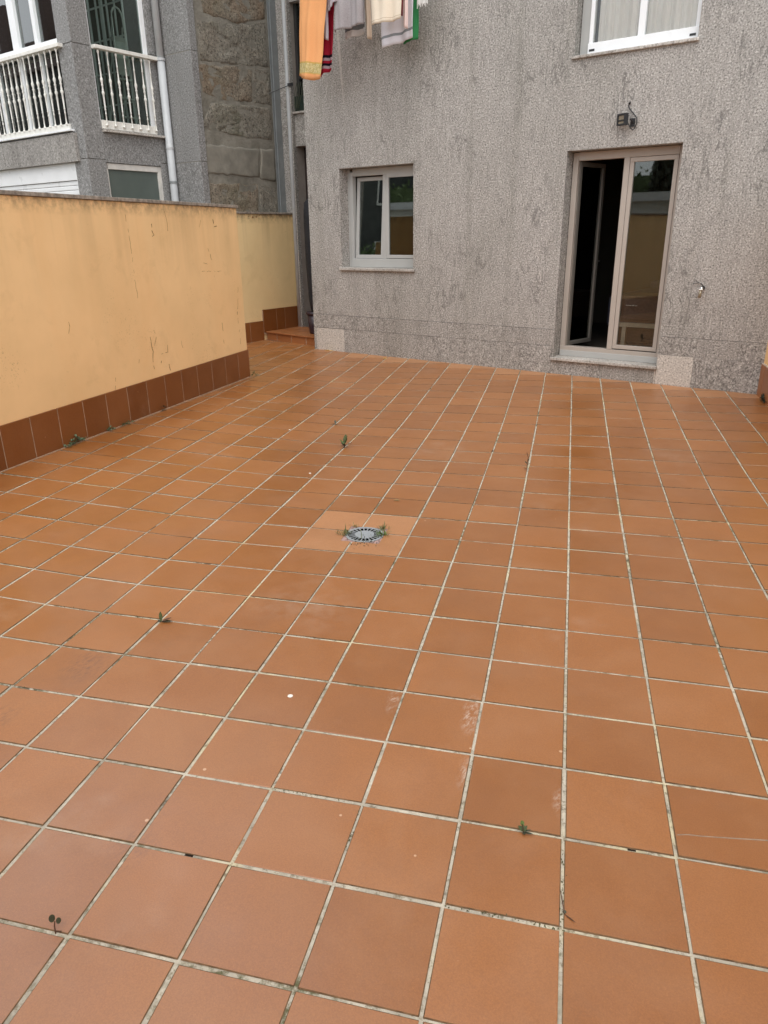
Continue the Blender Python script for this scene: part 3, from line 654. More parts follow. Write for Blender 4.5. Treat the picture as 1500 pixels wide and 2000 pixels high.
def stone(poly, mat, name='stone', rel=.03, rough=.055):
    bm = bmesh.new(); cx = sum(p[0] for p in poly)/len(poly); cz = sum(p[1] for p in poly)/len(poly)
    pts = []
    for (a, b), (c_, d) in zip(poly, poly[1:]+poly[:1]):      # roughen the outline
        n = max(2, int(math.dist((a,b),(c_,d))/.28))
        for i in range(n):
            q = i/n; pts.append((a+(c_-a)*q+rnd.uniform(-.05,.05), b+(d-b)*q+rnd.uniform(-.05,.05)))
    rings = []
    for sc, u in ((1.0,-5.44),(1.0,-5.405),(.965,-5.40+rel*.75),(.90,-5.40+rel),(.76,-5.40+rel),(.62,-5.40+rel),(.48,-5.40+rel),(.34,-5.40+rel),(.20,-5.40+rel),(.08,-5.40+rel)):
        rg = []
        for y, z in pts:
            Y_, Z_ = cx+(y-cx)*sc, cz+(z-cz)*sc
            dx = rough*(mnoise.noise(Vector((Y_*1.6,Z_*1.6,cx)))+.8*mnoise.noise(Vector((Y_*4,Z_*4,cz)))+.5*mnoise.noise(Vector((Y_*9,Z_*9,cz)))) * (1 if sc < .93 else .35) if sc < 1 else 0
            rg.append(bm.verts.new((u+dx, Y_, Z_)))
        rings.append(rg)
    n = len(pts)
    for r0, r1 in zip(rings, rings[1:]):
        for i in range(n): bm.faces.new((r0[i], r0[(i+1)%n], r1[(i+1)%n], r1[i]))
    bm.faces.new(rings[-1]); bmesh.ops.recalc_face_normals(bm, faces=bm.faces)
    m_ = MB(); bm.verts.index_update(); m_.v = [tuple(v.co) for v in bm.verts]; m_.f = [tuple(v.index for v in f.verts) for f in bm.faces]; bm.free()
    return obj(name, m_, mat, pw, smooth=True)
for k, p in STN.items(): stone(p, STR if k in ('s2','s7','s0') else STO)
for p in PATCH: stone(p, CEM, 'cement_patch', .06, .012)

# ------------------------------------------------------------------ neighbour: granite apartment block
ap = empty('apartment_building', (-14, -2, 0), 'grey granite apartment block with white enclosed balconies behind the low wall', 'apartment building')
def nb(name, mat, *boxes, parent=ap, bev=.012, smooth=False):
    m_ = MB()
    for b in boxes: m_.box(*b)
    m_.r = [rnd.random()]*len(m_.v)
    return obj(name, m_, mat, parent, bev=bev, smooth=smooth)
for a, b in ((-.6,4.4),(4.4,8.83),(8.83,13.40),(13.40,18.2),(18.2,HT)):
    nb('pillar', GRN, (-8.55,-7.50,-6.55,-5.60,a+.012,b-.012))
for a, b in ((-.6,4.4),(4.4,8.87),(8.87,13.56),(13.56,18.2),(18.2,HT)):
    nb('cladding_slab', GRN, (-7.48,-5.28,-1.80,-1.40,a+.012,b-.012))
    nb('cladding_slab', GRN, (-7.90,-7.50,-2.46,-1.82,a+.012,b-.012))
nb('joint_backing', OLDM, (-8.50,-7.54,-6.50,-5.64,-.6,HT), (-7.46,-5.32,-1.76,-1.42,-.6,HT), (-7.88,-7.54,-2.44,-1.81,-.6,HT), bev=0)
# horizontal bands
for a, b in ((-8.05,-14.38),(-14.40,-20.8),(-20.82,-30)): nb('beam', GRNB, (b+.01,a-.01,-6.72,-6.3,8.73,9.92))
nb('spandrel', GRN, (-7.80,-7.50,-5.59,-2.47,8.72,9.98))
nb('spandrel', GRN, (-7.80,-7.50,-5.59,-2.47,17.6,18.9), (-30,-8.56,-6.55,-6.3,17.6,18.9))
nb('core', plain('building core', (.22,.22,.215), .9), (-30,-8.2,-6.2,12,18.9,HT), (-8.2,-7.75,-5.58,12,18.9,HT), (-30,-7.9,-1.0,12,-.6,18.9), bev=0)
nb('slab', plain('balcony slab', (.40,.39,.37), .8), (-30,-7.81,-6.28,-1.0,9.0,9.95), (-30,-7.81,-6.28,-1.0,17.7,18.6), bev=0)
# south glazed balcony: window band, rail, balusters
gw = nb('window', ALUW, (-12.40,-11.88,-6.42,-6.15,13.70,17.6), (-10.52,-10.25,-6.42,-6.15,13.70,17.6), (-8.72,-8.57,-6.42,-6.15,13.70,17.6), (-30,-8.57,-6.44,-6.15,13.44,13.72), (-14.5,-14.2,-6.42,-6.15,13.70,17.6), (-16.4,-16.1,-6.42,-6.15,13.70,17.6), (-18.3,-18.0,-6.42,-6.15,13.70,17.6),
        (-12.30,-12.0,-6.36,-6.15,10.36,13.44), (-10.45,-10.30,-6.36,-6.15,10.36,13.44), (-14.4,-14.2,-6.36,-6.15,10.36,13.44), (-8.70,-8.58,-6.36,-6.15,10.36,13.44))
obj('pane', B(-30,-8.60,-6.26,-6.24,13.72,17.6).box(-30,-8.60,-6.26,-6.24,10.36,13.44), GLASSD, gw)
obj('inner_frame', B(-10.22,-9.72,-5.9,-5.7,13.0,17.6), ALUG, gw)
for a, b in ((-8.19,-11.12),(-11.18,-14.2),(-14.28,-17.4),(-17.46,-22)): nb('sill', ALUW, (b,a,-6.80,-6.3,9.985,10.07))
BALP = [(.075,0),(.085,.03),(.06,.06),(.035,.10),(.030,.45),(.045,.46),(.045,.50),(.030,.52),(.033,.62),(.047,.63),(.047,.66),(.035,.68),(.055,1.25),(.085,1.30),(.085,1.36),(.045,1.42),(.06,1.46),(.04,1.52),(.045,1.60),(.075,1.64),(.04,1.70),(.07,1.78),(.085,1.84),(.075,1.90),(.045,1.96),(.036,2.45),(.048,2.46),(.048,2.50),(.033,2.52),(.030,2.86),(.05,2.90),(.07,2.96),(.055,3.02)]
def balustrade(parent_boxes, spots):
    bl = nb('balustrade', PAINTW, parent_boxes[0], bev=.015); nb('base_rail', PAINTW, parent_boxes[1], parent=bl, bev=.015)
    first = None
    for (u, v, h) in spots:
        if first is None:
            m_ = MB().lathe(BALP, 10); me = bpy.data.meshes.new('baluster')
            me.from_pydata([(p[0]*.82*S, p[1]*.82*S, p[2]*S) for p in m_.v], [], m_.f); me.update(); me.materials.append(PAINTW)
            for p in me.polygons: p.use_smooth = True
            first = me
        put('baluster', first, bl, (u, v, h))
balustrade([(-22,-8.17,-6.80,-6.45,13.285,13.43), (-22,-8.42,-6.66,-6.46,10.075,10.30)], [(-8.53-.4545*i, -6.68, 10.26) for i in range(20)])
balustrade([(-7.52,-7.22,-5.58,-2.12,13.30,13.45), (-7.55,-7.42,-5.57,-2.52,10.12,10.48)], [(-7.36, -5.36+.4575*i, 10.25) for i in range(7)])
nb('sill', GRS, (-7.56,-7.26,-5.58,-2.02,9.99,10.085))
ew = nb('window', ALUW, (-7.72,-7.58,-2.70,-2.47,10.12,17.6), (-7.72,-7.60,-5.59,-5.50,10.12,17.6), (-7.72,-7.60,-5.5,-2.7,10.12,10.45))
obj('pane', B(-7.67,-7.65,-5.5,-2.7,10.45,17.6), glass('balcony glass', (.82,.88,.85), 1.0), ew)
gb = MB()
for u in (-8.45,-9.05,-9.65,-10.5,-11.1): gb.box(u-.03,u+.03,-2.99,-2.91,10.2,17.5)
gb.box(-10.16,-10.0,-3.0,-2.9,10.2,17.5)
for h in (11.6,13.0,14.4,15.8): gb.box(-11.6,-8.4,-2.98,-2.92,h-.03,h+.03)
obj('inner_grid', gb, ALUW, ew)
nb('inner_wall', plain('dim balcony wall', (.10,.10,.095), .8), (-30,-7.95,-1.9,-1.8,9.95,17.6), bev=0)
# lower floor: roller blind and frosted window
rb = nb('roller_blind', ALUW, (-22,-8.62,-6.50,-6.32,7.98,8.725), (-8.62,-8.52,-6.52,-6.3,3,8.725))
for k in range(18): nb('slat', ALUW, (-22,-8.63,-6.44,-6.38,7.96-.205*(k+1)+.012,7.96-.205*k), parent=rb, bev=.03)
lw = nb('window', plain('pale grey frame', (.62,.60,.56), .45), (-7.72,-7.56,-5.55,-2.62,8.44,8.70), (-7.72,-7.56,-2.66,-2.44,3.5,8.70), (-7.72,-7.56,-5.58,-5.50,3.5,8.70))
t = NT('frosted green glass'); c = t.mix(t.noise(3,3), (.085,.105,.095), (.125,.150,.135)); obj('pane', B(-7.66,-7.64,-5.5,-2.66,3.5,8.44), t.done(c, .28, 0, .5), lw)
np_ = empty('downpipe', (-7.27, -2.02, 0), 'light grey drainpipe in the corner of the granite apartment block', 'pipe')
obj('pipe', MB().tube([(-7.24,-2.02,-.5),(-7.24,-2.02,13.4)], .185, 14), PIPE, np_, smooth=True)
obj('pipe', MB().tube([(-7.24,-2.02,13.4),(-7.24,-2.02,HT)], .165, 14), PIPE, np_, smooth=True)
for h, r_ in ((13.32,.215),(7.95,.21),(9.5,.20)): obj('collar', MB().tube([(-7.24,-2.02,h),(-7.24,-2.02,h+.10)], r_, 14), PIPE if h != 7.95 else ZINC, np_)
# stepladder standing in the glazed balcony
ld = empty('stepladder', (-8.3, -3.5, 9.95), 'aluminium stepladder standing behind the balcony glass', 'ladder')
LAD = plain('ladder aluminium', (.62,.63,.62), .35, .3, .1, 10)
arc = [(-8.05,-3.98,10.0),(-8.12,-3.86,14.9)] + [(-8.12,-3.56-.30*math.cos(a),14.9+.45*math.sin(a)) for a in (.5,1.0,1.57,2.1,2.6)] + [(-8.12,-3.26,14.9),(-8.05,-3.12,10.0)]
obj('rail', MB().tube(arc, .045, 8), LAD, ld, smooth=True)
obj('rear_leg', MB().tube([(-8.2,-3.84,14.6),(-9.2,-3.96,10.0)], .035, 6).tube([(-8.2,-3.28,14.6),(-9.2,-3.14,10.0)], .035, 6), LAD, ld)
for k in range(5): obj('tread', B(-8.28,-8.02,-3.94+.02*k,-3.16-.02*k,10.8+.8*k,10.86+.8*k), LAD, ld)
obj('platform', B(-8.5,-8.05,-3.84,-3.28,14.1,14.16).box(-8.11,-8.08,-3.84,-3.28,12.6,14.1), LAD, ld)

# ------------------------------------------------------------------ things fixed to the house
fl = empty('floodlight', (15.2, -.02, 9.0), 'small black square floodlight with looped cable above the garden door', 'lamp')
def rot(p, o, a):
    x, y = p[0]-o[0], p[1]-o[1]; return (o[0]+x*math.cos(a)-y*math.sin(a), o[1]+x*math.sin(a)+y*math.cos(a), p[2])
def rbox(mb_, o, a, *bx):
    m_ = B(*bx); mb_.add([rot(p, o, a) for p in m_.v], m_.f); return mb_
LO = (15.1, -.16); LA = -.42
hb = MB(); rbox(hb, LO, LA, 14.86,15.24,-.30,-.20,8.88,9.25); rbox(hb, LO, LA, 14.86,14.92,-.36,-.302,8.88,9.25); rbox(hb, LO, LA, 15.18,15.24,-.36,-.302,8.88,9.25)
rbox(hb, LO, LA, 14.92,15.18,-.36,-.302,9.19,9.25); rbox(hb, LO, LA, 14.92,15.18,-.36,-.302,8.88,8.93); rbox(hb, LO, LA, 14.92,15.18,-.355,-.302,9.01,9.05)
obj('housing', hb, BLACK, fl, bev=.006)
obj('diffuser', rbox(rbox(MB(), LO, LA, 14.925,15.175,-.335,-.303,9.055,9.185), LO, LA, 14.925,15.175,-.335,-.303,8.935,9.005), plain('led panel', (.22,.185,.13), .3), fl)
obj('fin', rbox(rbox(rbox(MB(), LO, LA, 14.9,15.2,-.195,-.15,8.95,8.98), LO, LA, 14.9,15.2,-.195,-.15,9.05,9.08), LO, LA, 14.9,15.2,-.195,-.15,9.15,9.18), BLACK, fl)
obj('bracket', MB().tube([(15.27,-.22,9.06),(15.33,-.10,8.98),(15.30,-.01,8.95)], .03, 6).box(15.22,15.38,-.03,-.005,8.84,9.10), BLACK, fl)
obj('cable', MB().tube([(15.13,-.005,9.60),(15.10,-.05,9.52),(15.16,-.07,9.40),(15.30,-.07,9.26),(15.44,-.07,9.10),(15.46,-.07,8.95),(15.42,-.08,8.80),(15.35,-.09,8.72),(15.27,-.14,8.80),(15.20,-.19,8.93)], .018, 8), BLACK, fl, smooth=True)
obj('cable_gland', MB().tube([(15.13,-.002,9.60),(15.13,-.05,9.56)], .04, 8), BLACK, fl)
tp = empty('garden_tap', (18.37, -.02, 3.5), 'small chrome garden tap with a twist of wire on the granite wall', 'tap')
obj('body', MB().tube([(18.38,0,3.52),(18.37,-.20,3.50)], .045, 10).tube([(18.37,-.17,3.56),(18.37,-.17,3.42),(18.36,-.19,3.34)], [.05,.045,.04], 10), CHROME, tp, smooth=True)
obj('rosette', MB().tube([(18.38,-.002,3.52),(18.38,-.03,3.52)], .075, 12), DARKM, tp)
obj('collar', MB().tube([(18.36,-.18,3.495),(18.36,-.18,3.455)], .075, 12), PAINTW, tp, smooth=True)
obj('spout', MB().tube([(18.36,-.18,3.455),(18.355,-.19,3.33),(18.35,-.19,3.20)], [.05,.05,.055], 10), plain('old brass', (.34,.30,.22), .4, .6), tp, smooth=True)
obj('wire', MB().tube([(18.04,-.05,3.64),(18.14,-.07,3.68),(18.26,-.08,3.69),(18.36,-.08,3.66),(18.42,-.07,3.56),(18.44,-.04,3.50)], .010, 5).tube([(18.11,-.06,3.80),(18.18,-.07,3.72),(18.30,-.09,3.68),(18.38,-.10,3.60)], .008, 5), DARKM, tp)
br = tag(obj('iron_bracket', MB().tube([(-4.27,3.80,12.75),(-4.5,3.5,12.6),(-5.0,2.9,12.3)], .022, 6).box(-4.45,-4.1,3.76,3.82,12.68,12.82), BLACK, at=(-4.3,3.8,12.7)), 'thin dark iron bracket sticking out beside the alcove window', 'bracket')
fb = empty('flower_box', (-3.4, 3.7, 11.5), 'dark green planter with drooping stems on the alcove window sill', 'planter')
obj('box', B(-4.1,-2.6,3.88,4.25,11.502,12.2), plain('dark green plastic', (.018,.030,.022), .4), fb, bev=.03)
for k in range(9):
    x = -4.0+.16*k; obj('stem', MB().tube([(x,4.05,12.2),(x+rnd.uniform(-.1,.1),3.9,12.5+rnd.random()*.5),(x+rnd.uniform(-.2,.2),3.7,12.2),(x+rnd.uniform(-.2,.2),3.66,11.6)], .02, 5), LEAFD, fb)
# closed parasol in a pot
pa = empty('parasol', (-1.75, 2.0, .455), 'closed black parasol leaning in an aubergine flower pot on the step', 'parasol')
obj('canopy', MB().tube([(-1.62,1.95,1.3),(-1.66,2.0,2.2),(-1.70,2.1,4.2),(-1.80,2.2,6.3),(-1.86,2.25,7.0),(-1.90,2.28,7.2)], [.13,.30,.42,.42,.34,.10], 10), plain('black canopy cloth', (.010,.010,.013), .8, 0, .3, 20), pa, smooth=True)
obj('pole', MB().tube([(-1.62,1.95,.5),(-1.62,1.95,1.5)], .05, 8), BLACK, pa)
pt = empty('flower_pot', (-1.65, 1.95, .455), 'aubergine plastic flower pot holding the closed parasol', 'pot')
obj('body', MB().lathe([(.30,0),(.33,.05),(.43,1.0),(.40,1.0),(.36,.8)], 20, (-1.62,1.95,.455)), PURPLE, pt, smooth=True)
obj('rim', MB().lathe([(.43,1.0),(.48,1.02),(.48,1.14),(.42,1.14)], 20, (-1.62,1.95,.455)), PURPLE, pt, smooth=True)

# washing line and laundry
cl = empty('clothesline', (5, -.6, 15.2), 'wall mounted washing line rack above the small window', 'clothesline')
for u in (1.2, 8.2): obj('arm', B(u-.04,u+.04,-2.4,-.003,15.16,15.24).box(u-.06,u+.06,-.05,-.004,14.9,15.5), ALUW, cl)
for v in (-1.0,-1.3,-1.6,-1.9,-2.2): obj('cord', MB().tube([(1.2,v,15.2),(4.7,v,15.12),(8.2,v,15.2)], .012, 5), PAINTW, cl)
def hang(name, label, cat, v, top, bl, br_, mat, ztop=15.15, fold=.05, nf=2.0, sag=.0, ph=0., nx=22, ny=26, th=.025, extra=None):
    u0, u1 = top; m_ = MB()
    for j in range(ny+1):
        q = j/ny
        for i in range(nx+1):
            p = i/nx
            bx = bl[0]+(br_[0]-bl[0])*p; bz = bl[1]+(br_[1]-bl[1])*p - sag*math.sin(math.pi*p)
            u = (u0+(u1-u0)*p)*(1-q) + bx*q; z = ztop*(1-q) + bz*q
            dv = 1.9*fold*(.35+.65*q)*(math.sin(nf*6.283*p+ph+.6*q) + .45*math.sin(nf*2.3*6.283*p+1.7+ph-1.1*q) + .8*mnoise.noise(Vector((u*1.6, z*.9, ph*3.1))))
            m_.v.append((u + .015*math.sin(9*q+ph), v + dv, z))
    for j in range(ny):
        for i in range(nx):
            a = j*(nx+1)+i; m_.f.append((a, a+nx+1, a+nx+2, a+1))
    o = obj(name, m_, mat, at=((u0+u1)/2, v, ztop), smooth=True, thick=th)
    tag(o, label, cat, 'laundry on the washing line')
    return o
def banded(name, base, bands, var=.1):      # cloth with woven bands at given heights (units)
    t = NT(name); z = t.math('MULTIPLY', t.sep(2), 1/S)
    x = t.math('MULTIPLY', t.sep(0), 1/S)
    c = t.mix(t.ramp(t.noise(260, 3, .7), [(.3,0),(.7,1)]), tuple(k*(1-var) for k in base), tuple(min(1,k*(1+var)) for k in base))
    for lo, hi, slope, x0, col in bands:
        zz = t.math('SUBTRACT', z, t.math('MULTIPLY', t.math('SUBTRACT', x, x0), slope))
        f = t.math('MULTIPLY', t.math('GREATER_THAN', zz, lo), t.math('LESS_THAN', zz, hi))
        if isinstance(col, str):            # floral border: rings and dots
            vo = t.vor(34); f2 = t.math('MULTIPLY', f, .85)
            c = t.mix(f2, c, t.ramp(vo, [(.18,(.62,.56,.32)),(.30,(.24,.27,.10)),(.42,(.66,.58,.33)),(.60,(.36,.34,.14))]))
        else: c = t.mix(f, c, col)
    t.bump(t.noise(300, 3, .7), .6, .003); return t.done(c, .95, 0, .08)
ORA = banded('orange terry', (.74,.36,.155), [(11.78,12.12,-.16,1.75,'floral'),(12.12,12.17,-.16,1.75,(.50,.33,.10)),(11.74,11.78,-.16,1.75,(.55,.36,.12))])
hang('towel', 'long orange towel with an olive floral border hanging at the left end', 'towel', -2.2, (2.05,3.55), (1.63,11.68), (2.92,11.42), ORA, sag=.12, fold=.06, nf=1.4, ph=.4)
RED = banded('crimson terry', (.36,.018,.042), [(12.26,12.36,.03,3,(.010,.008,.016)),(12.16,12.26,.03,3,(.42,.33,.37)),(11.98,12.07,.03,3,(.010,.008,.016)),(11.88,11.98,.03,3,(.42,.33,.37))])
hang('towel', 'crimson towel with black and lilac stripes behind the orange towel', 'towel', -1.6, (2.4,3.4), (2.35,11.62), (2.96,11.80), RED, fold=.05, nf=1.2, ph=1)
hang('cloth', 'narrow lilac grey cloth between the orange and crimson towels', 'cloth', -1.9, (2.9,3.3), (2.92,12.86), (3.12,12.78), cloth('lilac cotton', (.50,.46,.50)), fold=.02, nf=1)
GC = cloth('grey marl cotton', (.34,.315,.32), .14, 90)
hang('shirt', 'grey marl t-shirt hanging upside down beside the orange towel', 'shirt', -1.9, (3.45,5.0), (3.44,13.03), (4.96,13.08), GC, fold=.07, nf=1.6, ph=2.0)
hang('shirt', 'paler lilac grey shirt whose sleeve shows left of the grey one', 'shirt', -2.02, (3.2,3.9), (3.25,13.74), (3.80,14.03), cloth('lilac grey cotton', (.46,.42,.45), .1, 90), fold=.04, nf=1)
WB = banded('white cotton with grey band', (.72,.71,.72), [(13.13,13.30,.0,4,(.20,.21,.22))])
hang('tea_towel', 'white tea towel with a grey printed band under the grey t-shirt', 'towel', -1.2, (3.35,4.6), (3.42,12.87), (4.54,12.95), WB, fold=.04, nf=1.5, ph=.7)
hang('cloth', 'narrow tan cloth strip between the grey t-shirt and the cream shorts', 'cloth', -1.6, (4.75,5.08), (4.85,12.68), (5.10,12.58), cloth('tan linen', (.50,.40,.31)), fold=.04, nf=1.2)
hang('shorts', 'cream shorts with stitched hems hanging in the middle of the line', 'shorts', -2.2, (5.50,6.98), (5.51,12.93), (6.96,12.92), banded('cream twill', (.76,.67,.54), [(13.02,13.04,0,6,(.52,.42,.30))]), fold=.05, nf=1.3, ph=1.2, sag=.03)
hang('cloth', 'dark red strip of cloth beside the cream shorts', 'cloth', -2.0, (6.82,6.92), (6.80,13.05), (6.88,13.03), cloth('wine cotton', (.16,.025,.03)), fold=.01, nf=1)
hang('cloth', 'pale pink cloth hanging against the white striped towel', 'cloth', -1.9, (6.82,7.1), (6.84,12.72), (7.02,12.62), cloth('pale pink cotton', (.72,.56,.52)), fold=.03, nf=1)
WS = banded('white lilac terry', (.70,.69,.74), [(12.56,12.65,.10,5.4,(.25,.27,.29))])
hang('towel', 'large white towel with one grey stripe lowest in the middle', 'towel', -1.3, (5.2,6.95), (5.42,12.27), (6.92,12.45), WS, fold=.05, nf=1.3, ph=2.4)
hang('towel', 'green towel edge showing behind the white striped towel', 'towel', -1.0, (6.3,6.95), (6.2,12.38), (6.89,12.46), banded('green terry', (.045,.23,.085), []), fold=.03, nf=1, ph=.2)
fr = MB()
for k in range(15):
    a = 7.08+.032*k; fr.tube([(a,-1.3,15.1),(a+.004,-1.3,13.75),(a+.01*math.sin(k),-1.3,13.36+.14*abs(math.sin(k*1.3)))], .014, 5)
tag(obj('scarf', fr, cloth('white fringe', (.74,.73,.70)), at=(7.3,-1.3,15)), 'white fringed scarf end at the right end of the washing', 'scarf')

# ------------------------------------------------------------------ furniture glimpsed inside the garden door
ch = empty('chest_of_drawers', (15.2, 2.6, .7), 'dark chest with one wide drawer behind the right door pane', 'chest')
obj('carcass', B(14.75,18.2,2.3,4.2,1.95,2.98), WOOD, ch, bev=.02); obj('drawer', B(14.9,17.9,2.24,2.298,2.08,2.86), plain('ribbed brown drawer', (.10,.062,.05), .5, 0, .3, 30), ch, bev=.01)
obj('handle', MB().tube([(15.0,2.22,2.62),(15.0,2.16,2.62),(15.42,2.16,2.62),(15.42,2.22,2.62)], .022, 6), CHROME, ch)
obj('rail', B(14.75,18.2,2.22,2.32,1.76,1.93), PALEW, ch)
for u in (14.9, 18.0): obj('leg', B(u,u+.16,2.24,2.4,.702,1.76), PALEW, ch)
bd = empty('bed', (14.2, 6.0, .7), 'low bed with a dark striped quilt in the dim room', 'bed')
obj('mattress', B(13.2,17.5,5.0,10.5,1.4,2.75), QUILT, bd, bev=.15); obj('base', B(13.3,17.4,5.1,10.4,.75,1.4), WOOD, bd); obj('pillow', B(13.6,15.2,9.4,10.3,2.75,3.15), QUILT, bd, bev=.15)

# ------------------------------------------------------------------ drain
dc = Vector((*grid(*DC), Z0)); dcx, dcy = dc.x, dc.y
ex = Vector((.97904,.40631,0)); ey = Vector((-.40631,.97904,0))
dr = empty('drain_grate', dc, 'round grey slotted drain grate in pale tiles at the middle of the floor', 'drain')
mb = MB(); h = DH + .012
obj('bed', MB().obox(dc-ex*h-ey*h+Vector((0,0,-.03)), ex*2*h, ey*2*h, (0,0,.024)), plain('pink cement', (.34,.225,.205), .95, 0, .35, 25, .2, .8, 60), dr)
GRATE = plain('grey plastic grate', (.29,.315,.33), .42, 0, .10, 25)
R0, R1, R2 = .200, .345, .392; zt = .010; N_ = 22
gm = MB()
def ring(ra, rb, a0, a1, za, zb, n=3):
    v = []
    for i in range(n+1):
        a = a0+(a1-a0)*i/n; ca, sa = math.cos(a), math.sin(a)
        for r_, z_ in ((ra,za),(rb,za),(rb,zb),(ra,zb)): v.append((dcx+r_*ca, dcy+r_*sa, Z0+z_))
    f = []
    for i in range(n):
        b = i*4
        for k in range(4): f.append((b+k, b+4+k, b+4+(k+1)%4, b+(k+1)%4))
    f += [(0,1,2,3),(n*4+3,n*4+2,n*4+1,n*4)]
    gm.add(v, f)
ring(R1, R2, 0, math.pi*2, -.007, zt, 48); ring(.001, R0, 0, math.pi*2, -.004, zt-.001, 48)
for k in range(N_):
    a = k*2*math.pi/N_; ring(R0-.01, R1+.01, a-.038, a+.038, -.003, zt-.0015, 2)
obj('grate', gm, GRATE, dr)
obj('pit', MB().lathe([(.34,-.0055),(.335,-.0045)], 32, (dcx,dcy,Z0)), plain('black drain pit', (.003,.003,.003), .95, 0, .1, 8, 0), dr)

# ------------------------------------------------------------------ weeds, leaves and litter
def leaf(m_, base, d, L, w, up=.5, curl=.3, n=4):
    base = Vector(base); d = Vector((d[0],d[1],0)).normalized(); side = Vector((-d.y,d.x,0)); v = []
    for i in range(n+1):
        q = i/n; ww = w*math.sin(math.pi*min(1,(q*.92+.06)))**.8; p = base + d*(L*q*math.cos(up)) + Vector((0,0,L*(math.sin(up)*q - curl*q*q)))
        v += [p-side*ww*.5+Vector((0,0,w*.10)), p, p+side*ww*.5+Vector((0,0,w*.10))]
    f = []
    for i in range(n):
        for k in (0,1): f.append((i*3+k, i*3+3+k, i*3+4+k, i*3+1+k))
    m_.add(v, f)
def plant(name, at, label, leaves, mat, stem=None, group='weeds in the floor joints', cat='weed', sc=1.2):
    r = empty(name, at, label, cat, group)
    if stem: obj('stem', MB().tube([Vector(at)+Vector(p) for p in stem[0]], stem[1], 5), stem[2], r)
    for (off, a, L, w, up, curl, *mt) in leaves:
        m_ = MB(); leaf(m_, Vector(at)+Vector(off)*sc, (math.cos(a), math.sin(a)), L*sc, w*sc, up, curl); obj('leaf', m_, mt[0] if mt else mat, r, smooth=True)
    return r
def clump(name, at, label, n, spread, size, mat, seed, dirv=None, hgt=.12):
    r_ = random.Random(seed); m_ = MB(); d = V3(W1D)
    for k in range(n):
        s2 = r_.gauss(0, spread); o = Vector(at) + d*s2 + V3(W1N)*(.03+abs(r_.gauss(0,.05))) + Vector((0,0,r_.random()*hgt*max(.2,1-abs(s2)/spread/2)))
        a = r_.random()*6.283; leaf(m_, o, (math.cos(a), math.sin(a)), size*r_.uniform(.6,1.2), size*r_.uniform(.4,.6), r_.uniform(.2,1.2), .2)
    return tag(obj(name, m_, mat, at=at, smooth=True), label, 'weed', 'weeds along the wall foot')
clump('weed_clump', (*(wl1(-10.72,.07,0).xy), 0.01), 'largest blue green weed clump at the foot of the left wall', 70, .17, .10, LEAFB, 1, hgt=.24)
clump('weed_clump', (*(wl1(-11.05,.09,0).xy), 0.0), 'tiny round weed just left of the largest clump by the wall', 10, .05, .08, LEAFB, 2, hgt=.06)
clump('weed_clump', (*(wl1(-9.18,.07,0).xy), 0.0), 'small weed clump by the wall, second from the left', 26, .09, .085, LEAFB, 3, hgt=.12)
clump('weed_clump', (*(wl1(-8.42,.07,0).xy), 0.0), 'flat spread weed clump by the wall, right of the small one', 34, .16, .085, LEAF, 4, hgt=.10)
clump('weed_clump', (*(wl1(-6.35,.07,0).xy), 0.0), 'greyish sprig in the joint at the wall foot below the big cracks', 14, .08, .09, LEAFD, 5, hgt=.14)
clump('weed_clump', (*(wl1(.02,.12,0).xy), .02), 'green weed at the end corner of the left wall skirting', 22, .06, .09, LEAF, 6, hgt=.20)
clump('weed_clump', (*(rw(1.05,.10,0).xy), -.03), 'dark tangled weed at the foot of the right wall by the house', 60, .14, .16, LEAFD, 8, hgt=.20)
P2 = math.pi
plant('weed', (12.177,-12.581,Z0), 'leafy weed sprouting from a joint beyond the drain', [((0,0,.02),2.6,.17,.07,.5,.1,LEAFD),((0,0,.02),.3,.18,.07,.6,.1,LEAFD),((0,0,.06),1.7,.20,.09,1.25,.1),((0,0,.05),3.6,.15,.06,.9,.1,LEAFG),((0,0,.03),5.2,.14,.06,.7,.2,LEAFD),((0,0,.10),.9,.14,.06,1.1,.1)], LEAF, ([(0,0,-.01),(0,0,.12)], .014, STEM), sc=1.55)
plant('weed', (10.256,-10.691,Z0+.02), 'smaller dull weed behind the leafy weed', [((0,0,.02),2.3,.12,.05,.9,.1),((0,0,.02),.6,.12,.05,.9,.1),((0,0,.01),4.0,.10,.05,.4,.1),((0,0,.01),5.6,.11,.05,.4,.1)], LEAFD)
plant('weed', (17.461,-11.60,Z0), 'tall dry weed stalk with few dark leaves in a joint', [((-.01,0,.14),2.6,.08,.035,.5,.0),((0,0,.12),.4,.08,.04,.5,.0),((0,0,.20),.9,.07,.035,.8,.0),((0,0,.02),3.4,.08,.04,.4,.1,STEM)], LEAFD, ([(0,0,-.01),(.0,0,.22),(.02,.0,.34),(-.04,.02,.46)], .008, STEM))
plant('weed', (16.19,-22.148,Z0), 'weed with one upright leaf and one fallen dark leaf at a joint crossing', [((0,0,.01),2.4,.17,.06,1.35,.0,LEAF),((0,0,.01),.5,.19,.07,.10,.0,LEAFD),((.02,0,.015),.95,.17,.07,.35,.1,STEM),((0,0,.0),3.2,.08,.05,.3,.1)], LEAFD, sc=.95)
